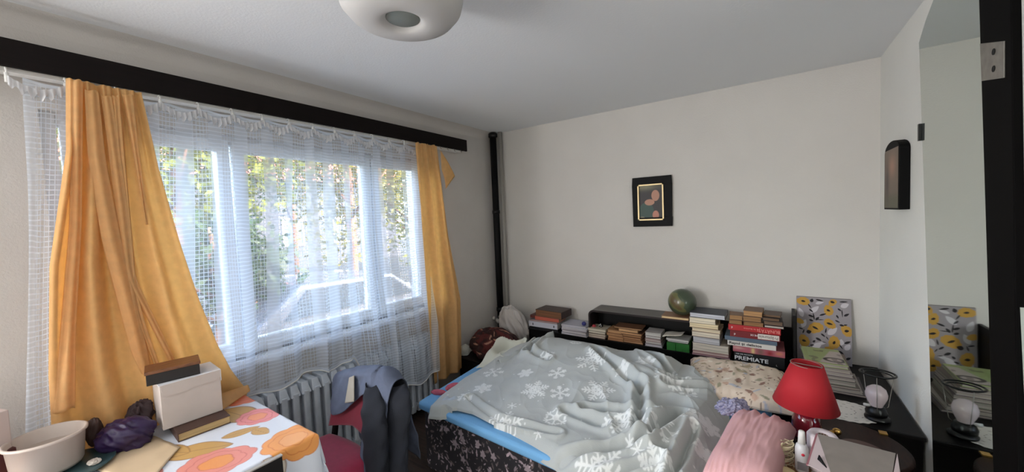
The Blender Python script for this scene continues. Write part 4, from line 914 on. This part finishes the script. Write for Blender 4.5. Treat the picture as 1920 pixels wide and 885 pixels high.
stack(1210, 1240, [(.020, (190, 186, 190), (206, 200, 206), 'back', 'lowest white-paged book between tan pile and green books'), (.022, (150, 130, 130), WH, 'back', 'second white-paged book between tan pile and green books'), (.022, (180, 150, 146), (204, 190, 186), 'back', 'third white-paged book between tan pile and green books'), (.022, (110, 100, 100), WH, 'back', 'fourth white-paged book between tan pile and green books'), (.028, (196, 190, 186), (210, 206, 200), 'back', 'top white-paged book between tan pile and green books')], 1, seed=5, group='white-paged books in the fourth pile')
GN = (42, 112, 44)
bk(1250, 1266, SH, .062, GN, GN, 'front', 'left one of the two thick green-backed books', group='green-backed books'); bk(1267, 1292, SH, .062, GN, GN, 'front', 'right one of the two thick green-backed books', group='green-backed books')
z = stack(1250, 1291, [(.012, (60, 60, 60), WH, 'back', 'thin white-paged book lying on the green books'), (.016, (190, 190, 186), WH, 'back', 'second white-paged book above the green books')], 1, z=SH+.063, seed=6)
A, B = np.meshgrid(np.linspace(0, 1, 20), np.linspace(0, 1, 12)); xl = at(1242, 640, 1, 3.19)[0]; xr = at(1279, 640, 1, 3.19)[0]
o = MB().grid(xl+(xr-xl)*A, 3.185+.14*B, z+.012+.035*A*(1-B*.3)+.004*np.sin(A*6)).build('loose_papers', M_paper, None, smooth=True, solid=.004); top(o, 'loose curled white papers on top of the green books', 'papers')
# tall pale stack
z = stack(1297, 1350, [(.010, (150, 110, 120), (200, 170, 172), 'back', 'thin lilac booklet at the bottom of the tall pale stack', 1297, 1368), (.022, (170, 120, 120), (216, 190, 182), 'back', 'pink-edged book low in the tall pale stack', 1298, 1366), (.062, (196, 186, 170), (218, 208, 192), 'back', 'very thick cream book in the tall pale stack', 1298, 1366), (.050, (120, 116, 120), (190, 188, 190), 'back', 'grey-paged book in the middle of the tall pale stack', 1299, 1350), (.040, (150, 130, 110), CR, 'back', 'cream book above the grey-paged one', 1297, 1350), (.028, (150, 130, 110), (222, 206, 176), 'back', 'thin cream book with a soft cover in the tall stack'), (.036, (170, 150, 120), (226, 208, 170), 'back', 'yellowish-paged paperback in the tall pale stack', 1293, 1347), (.042, (190, 180, 160), (226, 214, 190), 'back', 'cream-paged novel second from the top of the tall stack', 1293, 1342), (.036, (58, 62, 72), (200, 200, 206), 'back', 'glossy dark blue hardback on top of the tall stack', 1294, 1360)], 1, yf=3.17, D=.2, seed=7)
# under the globe
z = zt+.001
bk(1241, 1292, z, .02, (150, 110, 80), (222, 196, 150), 'back', 'tattered paperback lying on top of the curved shelf under the globe', yf=3.21, D=.16)
bk(1236, 1262, z, .006, (190, 120, 84), (190, 130, 100), 'back', 'thin orange booklet on the shelf top left of the globe', yf=3.20, D=.12, ang=.2) if False else None
# right stack
z = SH
b1 = bk(1376, 1471, z, .078, (14, 13, 16), CR, 'front', 'thick black book titled PREMIATE at the bottom of the right stack', yf=3.15, D=.26)
wtx = mat('white_ink', S(235, 235, 235), .6)
def ttl(b, s, px, size, zc, yf, m=wtx, width=None, flip=False, bold=False):
    x = at(px, 650, 1, yf)[0]; text('title', s, size, m, b, (x, yf-.0012, zc), (-1 if flip else 1, 0, 0), (0, 0, -1 if flip else 1), width=width, bold=bold)
ttl(b1, 'PREMIATE', 1408, .040, z+.036, 3.15, width=.205, bold=True); ttl(b1, '100 DE REȚETE', 1395, .012, z+.066, 3.15, width=.105); ttl(b1, 'L', 1456, .016, z+.02, 3.15)
z += .079
b2 = bk(1374, 1472, z, .044, (150, 84, 88), CR, 'front', 'cookery book with a pink picture spine above the black book', yf=3.155, D=.25)
X, Z2 = np.meshgrid(np.linspace(*[at(p_, 650, 1, 3.155)[0]+d for p_, d in ((1374, .002), (1472, -.002))], 160), np.linspace(z+.002, z+.042, 24)); u = (X-X.min())/(X.max()-X.min())
C = np.ones(X.shape+(3,))*srgb((168, 92, 104)); C = mixc(C, srgb((206, 160, 150)), gauss(u, Z2, .1, z+.03, .12, .01)*.8); C = mixc(C, srgb((214, 190, 130)), gauss(u, Z2, .40, z+.02, .035, .03)); C = mixc(C, srgb((120, 88, 80)), gauss(u, Z2, .55, z+.02, .07, .03)); C = mixc(C, srgb((140, 40, 44)), gauss(u, Z2, .72, z+.02, .07, .02)); C = mixc(C, srgb((190, 120, 90)), gauss(u, Z2, .9, z+.025, .07, .012))
MB().grid(X, X*0+3.1535, Z2, C).build('spine_picture', mat('spine_print', vc=True, rough=.4), b2)
z += .045
b3 = bk(1364, 1455, z, .034, (206, 200, 192), WH, 'front', 'white book with the title Rapid si delicios', yf=3.15, D=.22); ttl(b3, 'Rapid și delicios', 1397, .024, z+.018, 3.15, mat('black_ink', S(24, 22, 24), .6), width=.20, bold=True); z += .035
bk(1359, 1457, z, .030, (84, 100, 116), WH, 'front', 'slate blue book above the white cookery book', yf=3.155, D=.22); z += .031
b4 = bk(1369, 1463, z, .046, (112, 20, 26), CR, 'front', 'dark red book with an upside-down white title label', yf=3.15, D=.22)
x0_, x1_ = at(1421, 640, 1, 3.15)[0], at(1461, 640, 1, 3.15)[0]; MB().box(x0_, x1_, 3.1482, 3.1495, z+.006, z+.042).build('title_label', mat('label_white', S(214, 206, 196), .6), b4)
ttl(b4, 'Prăjiturele', 1441, .030, z+.024, 3.148, mat('grey_ink', S(110, 100, 100), .6), width=(x1_-x0_)*.9, flip=True); ttl(b4, 'ME DE', 1414, .016, z+.028, 3.15, flip=True); ttl(b4, 'd', 1378, .022, z+.02, 3.15, flip=True)
z += .047
b5 = bk(1366, 1464, z, .042, (168, 26, 32), CR, 'front', 'bright red book with BUNATATI upside down on its spine', yf=3.155, D=.22); ttl(b5, 'BUNĂTĂȚI', 1441, .030, z+.020, 3.155, mat('pink_ink', S(226, 150, 140), .6), width=.13, flip=True); ttl(b5, 'de la bunica', 1410, .014, z+.022, 3.155, mat('pink_ink', S(226, 150, 140), .6), width=.10, flip=True); ttl(b5, 'd', 1373, .022, z+.02, 3.155, flip=True)
z += .043
T2 = (150, 112, 74)
bk(1367, 1392, z, .03, (110, 78, 52), T2, 'back', 'small tan book lying at the left on the red book', yf=3.16, D=.12); bk(1368, 1393, z+.031, .034, (120, 86, 58), (166, 126, 84), 'back', 'tan book second up at the left above the red book', yf=3.165, D=.12, ang=.04)
bk(1394, 1432, z, .03, (100, 70, 48), (146, 106, 68), 'back', 'worn brown book in the middle on the red book', yf=3.155, D=.15); bk(1393, 1428, z+.031, .036, (120, 86, 58), T2, 'back', 'worn tan book with a pale torn label above the brown one', yf=3.16, D=.15)
bk(1433, 1470, z, .018, (60, 44, 38), (180, 170, 160), 'back', 'dark thin book at the right on the red book', yf=3.16, D=.15); bk(1432, 1468, z+.019, .028, (56, 42, 36), (110, 88, 70), 'back', 'dark brown book at the right above the thin one', yf=3.165, D=.15); bk(1430, 1462, z+.048, .022, (50, 38, 32), (110, 84, 62), 'back', 'dark brown paperback at the upper right of the stack', yf=3.17, D=.15, ang=-.05)
bk(1394, 1430, z+.070, .040, (110, 80, 56), (176, 134, 90), 'back', 'tan hardback crowning the right stack', yf=3.16, D=.15, ang=-.06)
bk(1431, 1464, z+.073, .014, (84, 62, 46), (120, 92, 66), 'back', 'thin brown booklet jutting out at the top right of the stack', yf=3.19, D=.14, ang=-.08)

# globe
gb = thing('globe', 'old dark green and brown globe resting on the bookcase top', 'globe', (-.58, 3.30, zt))
gz = .897
th, ph = np.meshgrid(np.linspace(0, 2*PI, 140), np.linspace(0, PI, 90)); gx = np.sin(ph)*np.cos(th); gy = np.sin(ph)*np.sin(th); gzz = np.cos(ph)
land = fbm(gx*1.2+gzz, gy*1.3-gzz*.7, 14, 2.6, 4); land[:, -1] = land[:, 0]
C = np.ones(gx.shape+(3,))*srgb((66, 78, 60)); C = mixc(C, srgb((104, 102, 64)), sstep(.0, .08, land)); C = mixc(C, srgb((96, 72, 52)), sstep(.4, .55, land)*.7)
gr = np.minimum(np.abs(np.sin(th*6)), np.abs(np.sin(ph*6))/1.); C = mixc(C, srgb((50, 60, 48)), (1-sstep(.0, .05, np.abs(np.sin(ph*6))))*.4)
MB().grid(-.58+.108*gx, 3.30+.108*gy, gz+.108*gzz, C).build('sphere', mat('globe_print', vc=True, rough=.35, coat=.3), gb, smooth=True)
MB().lathe([(.0, zt+.001), (.05, zt+.001), (.045, zt+.012), (.018, zt+.02), (.015, zt+.03), (0, zt+.03)], -.58, 3.30, 24).build('base', M_black, gb, smooth=True)

# ------------------------------------------------------------------ right-hand corner
cab = thing('cabinet', 'dark cabinet in the right corner carrying doily and magazines', 'cabinet', (.39, 2.95, 0))
MB().box(.195, .615, 2.52, 3.44, 0, .505).build('body', M_dark, cab, bevel=.004); MB().box(.19, .62, 2.50, 3.45, .505, .525).build('top', M_dark, cab, bevel=.004)
# canvas
cv = thing('canvas_panel', 'grey panel printed with yellow flowers and black leaves leaning in the corner', 'canvas', (.32, 3.42, .525))
def pc_(x, z):  # crop pixel -> u,v on panel
    return (x-68)/532., 1-(z-80)/640.
U, V = np.meshgrid(np.linspace(0, 1, 230), np.linspace(0, 1, 330)); C = np.ones(U.shape+(3,))*srgb((148, 141, 144)); Vx = V*1.45
C = mixc(C, srgb((146, 138, 142)), sstep(0, .3, fbm(U*3, V*4, 3, 2, 2))*.6)
for (x, z, a, b_, an) in ((110, 240, .11, .05, 1.9), (140, 350, .10, .05, 1.2), (250, 200, .11, .05, .8), (420, 400, .12, .06, .8), (500, 500, .07, .05, 1.5), (300, 130, .08, .03, .3), (540, 140, .08, .05, .5), (270, 560, .12, .06, .8), (120, 590, .08, .05, 2.), (560, 540, .08, .05, 1), (320, 530, .07, .03, .2)):
    u, v = pc_(x, z); C = leaf(C, U, Vx, u, v*1.45*1.0, a, b_, an, srgb((196, 190, 194)))
ye = srgb((186, 144, 62))
for (x, z, r) in ((135, 125, .13), (385, 200, .12), (425, 120, .09), (395, 330, .125), (255, 385, .16), (555, 385, .13), (140, 525, .14), (435, 510, .145), (395, 612, .14), (100, 330, .08)):
    u, v = pc_(x, z); C = flower(C, U, Vx, u, v*1.45, r, ye, srgb((186, 130, 40)), x, .72)
bl = srgb((28, 24, 28))
for (x, z, a, b_, an) in ((137, 125, .05, .025, -.2), (385, 200, .045, .026, -.5), (395, 330, .07, .026, -.25), (255, 385, .075, .026, -.5), (555, 385, .05, .034, .2), (140, 525, .05, .03, -.2), (435, 510, .05, .028, 1.2), (395, 612, .045, .028, -.4),
    (222, 112, .05, .04, 1.2), (300, 105, .09, .02, -.2), (425, 115, .05, .03, -.3), (530, 105, .09, .018, .1), (200, 170, .07, .016, -1.0), (215, 215, .06, .022, -.8), (215, 270, .07, .026, -.4), (240, 270, .10, .016, 1.7), (330, 245, .08, .022, .4), (275, 290, .06, .03, .9), (215, 312, .05, .026, -.3), (310, 298, .07, .010, .1), (490, 185, .05, .02, -.7), (555, 230, .065, .028, .6), (470, 255, .05, .02, -1.1), (515, 220, .10, .012, -1.5), (470, 300, .06, .018, -.5), (510, 335, .05, .026, -.2), (545, 328, .04, .018, .2), (110, 405, .06, .018, -.3), (190, 430, .06, .05, .3), (135, 430, .06, .016, 1.3), (357, 400, .07, .016, 1.4), (330, 450, .06, .022, -.7), (370, 475, .05, .012, -1), (285, 495, .07, .03, -.5), (340, 518, .05, .01, -.2), (560, 495, .075, .028, .5), (240, 520, .04, .026, .8), (500, 545, .07, .014, -1), (220, 560, .05, .02, .3), (205, 600, .08, .02, -1.), (235, 630, .06, .03, -1.3), (330, 660, .085, .02, .4), (290, 680, .05, .03, .1), (500, 600, .06, .026, -.6), (525, 650, .10, .012, -1.4), (565, 650, .06, .03, .6), (485, 680, .08, .022, -1.2), (490, 710, .07, .02, -.3)):
    u, v = pc_(x, z); C = leaf(C, U, Vx, u, v*1.45, a*.85, b_*.85, an, bl)
x0c, x1c, zc0, zc1 = .180, .482, .527, .982
tl_ = .05
pnt = lambda U, V, off=0: (x0c+(x1c-x0c)*U, 3.385+tl_*V+off, zc0+(zc1-zc0)*V)
MB().grid(*pnt(U, V), C).build('printed_face', mat('canvas_print', vc=True, rough=.8), cv)
q = lambda u, v, o: tuple(float(a) for a in pnt(u, v, o))
MB().hexa([q(0, 0, .001), q(1, 0, .001), q(1, 0, .018), q(0, 0, .018)], [q(0, 1, .001), q(1, 1, .001), q(1, 1, .018), q(0, 1, .018)]).build('board', mat('canvas_edge', S(130, 122, 120), .8), cv)
# magazines on the cabinet
mcol = [(70, 60, 62), (150, 142, 134), (96, 84, 78), (130, 132, 116), (84, 70, 70), (160, 150, 146), (110, 96, 92), (150, 160, 110)]
mlab = ['bottom magazine of the pile below the flowered panel', 'second magazine from the bottom below the flowered panel', 'third magazine from the bottom below the flowered panel', 'fourth magazine, olive-edged, below the flowered panel', 'fifth magazine, dark, below the flowered panel', 'sixth magazine, pale, below the flowered panel', 'seventh magazine, brownish, below the flowered panel', 'top green and white magazine of the pile below the flowered panel']
z = .526; rs = np.random.RandomState(9)
for i in range(8):
    th = .014+.012*rs.rand(); x1 = .47-.012*i+rs.uniform(-.008, .008)
    t = book(mlab[i], (.20, 2.86+rs.uniform(0, .02)), rs.uniform(-.05, .05), x1-.20, .30, z, th, mcol[i], (150, 140, 130), 'left', 'magazines on the corner cabinet', cat='magazine', name='magazine'); z += th+.001
X, Y = np.meshgrid(np.linspace(.215, .385, 60), np.linspace(2.89, 3.13, 50)); C = np.ones(X.shape+(3,))*srgb((176, 164, 158)); C = mixc(C, srgb((140, 158, 96)), sstep(0, .01, .30-X+(Y-3)*.3)*.9); C = mixc(C, srgb((30, 26, 28)), 1-sstep(.004, .012, np.abs(np.hypot((X-.34)/1.3, Y-2.96)-.035)));  C = mixc(C, srgb((80, 66, 60)), (fbm(X, Y, 4, 60, 2) > .5)*.6)
MB().grid(X, Y, X*0+z+.0005, C).build('cover_picture', mat('mag_print', vc=True, rough=.35), t)
# doily
A, B = np.meshgrid(np.linspace(0, 1, 90), np.linspace(0, 2*PI, 181)); rad = A*(1+.02*np.sin(B*24)*A**4); X = .335+.155*rad*np.cos(B); Y = 2.635+.125*rad*np.sin(B)
X = np.clip(X, .2, .61)
Z = X*0+.5275+.002*(1+fbm(X, Y, 4, 20, 2))-np.clip(2.512-Y, 0, 1)*.0
C = np.ones(X.shape+(3,))*srgb((226, 220, 212)); 
for rr_ in (.35, .62, .85): C = mixc(C, srgb((110, 96, 88)), (1-sstep(.01, .02, np.abs(A-rr_)))*(np.sin(B*15+rr_*9) > .35)*.9)
Y = np.clip(Y, 2.505, 9); o = MB().grid(X, Y, Z, C).build('doily', mat('doily_lace', vc=True, rough=.9), None, smooth=True, solid=.002); top(o, 'round white lace doily on the corner cabinet', 'doily')
# shadeless lamp
l2 = thing('table_lamp', 'black table lamp without fabric, bare white bulb and wire ring', 'lamp', (.475, 2.63, .53))
lx, ly = .468, 2.60
MB().lathe([(0, .531), (.05, .531), (.052, .54), (.04, .552), (.02, .558), (.018, .565), (0, .565)], lx, ly, 28).build('base', M_black, l2, smooth=True)
MB().lathe([(0, .552), (.042, .552), (.044, .57), (.036, .592), (.030, .600), (0, .600)], lx-.005, ly, 24).build('socket', M_black, l2, smooth=True)
MB().lathe([(0, .585), (.024, .585), (.026, .605), (.035, .625), (.043, .648), (.044, .665), (.037, .69), (.019, .705), (0, .708)], lx-.005, ly, 32).build('bulb', mat('milk_bulb', S(206, 190, 192), .25), l2, smooth=True)
R_o = .068; rg = [(lx+.0+R_o*math.cos(a), ly+R_o*.9*math.sin(a), .772-.0*math.cos(a)) for a in np.linspace(0, 2*PI, 49)]
MB().tube(rg, .0045, 8).build('ring', M_black, l2, smooth=True)
rg2 = [(lx+.0+.055*math.cos(a), ly+.05*math.sin(a), .765) for a in np.linspace(0, 2*PI, 49)]
MB().tube(rg2, .0035, 8).build('inner_ring', M_black, l2, smooth=True)
for a in (.3, 2.4, 4.5): MB().tube([(lx+R_o*math.cos(a), ly+R_o*.9*math.sin(a), .772), (lx+.045*math.cos(a), ly+.045*math.sin(a), .60), (lx+.03*math.cos(a), ly+.03*math.sin(a), .585)], .0016, 6).build('wire', M_chrome, l2, smooth=True)
q = at(1621, 760, 1, 2.6); MB().tube([(lx-.03, ly-.01, .60), (lx-.055, ly-.02, .605)], .007, 10).build('switch', M_white, l2, smooth=True)
# round dark table
rt = thing('round_table', 'small round dark brown bedside table with brass fittings', 'side table', (.30, 2.27, 0))
MB().lathe([(0, .50), (.212, .50), (.22, .508), (.22, .532), (.212, .54), (0, .54)], .305, 2.27, 64).build('top', M_brown, rt, smooth=False, bevel=.003)
MB().lathe([(.03, .03), (.025, .2), (.04, .35), (.028, .5)], .305, 2.27, 24).build('pedestal', M_brown, rt, smooth=True)
MB().lathe([(.17, 0), (.17, .02), (.04, .05), (.03, .06)], .305, 2.27, 40).build('foot', M_brown, rt, smooth=True)
MB().box(.44, .47, 2.405, 2.435, .5405, .549).build('hinge', M_brass, rt, bevel=.001)
dk_ = MB().lathe([(0, .541), (.085, .541), (.088, .546), (.085, .552), (0, .552)], .345, 2.19, 48).build('coaster', mat('red_brown_disc', S(78, 44, 38), .35), None, smooth=False); top(dk_, 'flat reddish-brown disc lying on the round bedside table', 'coaster')
kb = MB().ball((.272, 2.30, .558), (.018, .014, .017)).ball((.252, 2.29, .552), .011).build('brass_bell', M_brass, None, smooth=True); top(kb, 'little brass bell on the round table beside the red lamp', 'bell')
# red lamp
rl_ = thing('table_lamp', 'table lamp with a red conical shade and glossy red base', 'lamp', (.155, 2.2, .54))
M_red = mat('red_shade', S(186, 34, 44), .75, trans=.15, bump=.2, bscale=300, bdist=.001)
MB().lathe([(.128, .706), (.0605, .905), (.0585, .905), (.126, .706)], .150, 2.2, 64, tilt=(0, .045, .8)).build('shade', M_red, rl_, smooth=True)
MB().lathe([(0, .542), (.05, .542), (.055, .56), (.058, .60), (.054, .64), (.04, .67), (.022, .685), (.018, .72), (0, .72)], .150, 2.2, 40).build('base', mat('red_ceramic', S(110, 18, 34), .12, coat=.6), rl_, smooth=True)
MB().tube([(.15, 2.2, .71), (.15, 2.2, .76)], .016, 12).build('socket', M_black, rl_, smooth=True)
MB().ball((.15, 2.2, .80), (.028, .028, .038)).build('bulb', M_white, rl_, smooth=True)
MB().tube([(.15+.06*math.cos(a), 2.2+.06*math.sin(a), .902-.003*math.cos(a)) for a in np.linspace(0, 2*PI, 40)], .0018, 6).tube([(.09, 2.2, .90), (.21, 2.2, .895)], .0018, 6).build('wire_ring', M_chrome, rl_)
# front shelf-table with the box
st = thing('side_table', 'low tan wooden side table at the lower right corner', 'side table', (.25, 1.7, 0))
MB().box(.03, .50, 1.46, 2.0, .535, .56).build('top', M_tan, st, bevel=.003)
for xx, yy in ((.06, 1.5), (.47, 1.5), (.06, 1.96), (.47, 1.96)): MB().box(xx-.018, xx+.018, yy-.018, yy+.018, 0, .535).build('leg', M_tan, st)
bt = thing('bottle', 'small white plastic bottle with a red dot, beside the red lamp', 'bottle', (.115, 1.93, .56))
MB().lathe([(0, .561), (.021, .561), (.023, .568), (.023, .655), (.019, .67), (.012, .678), (0, .678)], .113, 1.88, 28).build('body', mat('white_plastic', S(206, 204, 206), .35), bt, smooth=True)
MB().lathe([(0, .675), (.0135, .675), (.011, .725), (.009, .729), (0, .73)], .113, 1.88, 20).build('cap', M_white, bt, smooth=True)
MB().ball((.116, 1.8568, .640), (.006, .0015, .006), 14, 8).build('red_dot', mat('red_dot', S(190, 40, 60), .5), bt, smooth=True)
MB().box(.097, .129, 1.8555, 1.858, .575, .607).build('label', mat('grey_label', S(130, 126, 130), .5), bt)
rr2 = thing('toilet_roll', 'white paper roll standing behind the open carton', 'paper roll', (.2, 1.93, .56))
MB().lathe([(.018, .561), (.05, .561), (.053, .57), (.053, .70), (.045, .712), (.018, .706), (.018, .561)], .185, 1.93, 36, cap=False).build('paper', mat('roll_paper', S(216, 204, 208), .85), rr2, smooth=True)
MB().lathe([(.017, .561), (.018, .561), (.018, .706), (.017, .706)], .185, 1.93, 24, cap=False).build('tube', mat('roll_tube', S(150, 120, 100), .8), rr2, smooth=True)
zz_ = MB(); 
for i in range(9):
    a = np.linspace(0, 4*PI, 40); zz_.tube([(.066+.022*math.cos(t+i), 1.885+.018*math.sin(t*1.0+i*1.3), .563+.10*k/39+.003*i % .01) for k, t in enumerate(a)], .002, 5)
o = zz_.build('raffia_coil', mat('cream_raffia', S(206, 192, 160), .8), None, smooth=True); top(o, 'loose coil of cream cord standing left of the white bottle', 'cord coil')
so_ = MB().ball((.055, 1.83, .572), (.036, .02, .011)).build('soap_bar', mat('cream_soap', S(214, 196, 150), .5), None, smooth=True); top(so_, 'oval cream soap bar at the front left of the side table', 'soap')
# carton: open box, tilted open flap at the back
ct = thing('carton', 'open grey cardboard carton with pink edges at the lower right', 'carton', (.3, 1.65, .56))
M_gc = mat('grey_card', S(132, 124, 118), .8, var=.05, vscale=20); M_pc = mat('pale_card', S(196, 180, 182), .75); M_pk = mat('pink_edge', S(150, 96, 104), .7)
P = lambda px, py, y: at(px, py, 1, y)
def panel(pts, thick, m, nm, par=ct):
    p = [np.array(a) for a in pts]; nn_ = np.cross(p[1]-p[0], p[-1]-p[0]); nn_ /= np.linalg.norm(nn_); n_ = len(p)
    v = [tuple(a) for a in p]+[tuple(a+nn_*thick) for a in p]
    return MB().add(v, [tuple(range(n_))[::-1], tuple(range(n_, 2*n_))]+[(i, (i+1) % n_, n_+(i+1) % n_, n_+i) for i in range(n_)]).build(nm, m, par)
tl0, tr0 = P(1532, 814, 1.78), P(1679, 851, 1.78); bl0, br0 = P(1560, 884, 1.60), P(1668, 905, 1.60)
bl0[2] -= .02; br0[2] = bl0[2]
panel([bl0, br0, tr0, tl0], .003, M_gc, 'back_flap')
e1 = P(1514, 872, 1.62)
panel([e1, bl0, tl0], .003, M_pc, 'side_flap')
panel([P(1535, 853, 1.655), P(1551, 880, 1.625), P(1543, 881, 1.625), P(1532, 862, 1.655)], .004, M_black, 'slot')
MB().tube([e1, tl0], .004, 6).tube([tl0, tr0], .0018, 6).build('edge', M_pk, ct)
panel([br0, P(1690, 905, 1.66), tr0+np.array((.004, 0, 0))], .003, M_pc, 'side_flap')
xx0, xx1 = e1[0]+.01, P(1690, 905, 1.66)[0]; zt_ = bl0[2]
MB().box(xx0, xx1, 1.60, 1.604, .561, zt_).box(xx0, xx1, 1.50, 1.504, .561, zt_).box(xx0, xx0+.004, 1.504, 1.6, .561, zt_).box(xx1-.004, xx1, 1.504, 1.6, .561, zt_).box(xx0, xx1, 1.504, 1.6, .561, .564).build('carton_walls', M_gc, ct)
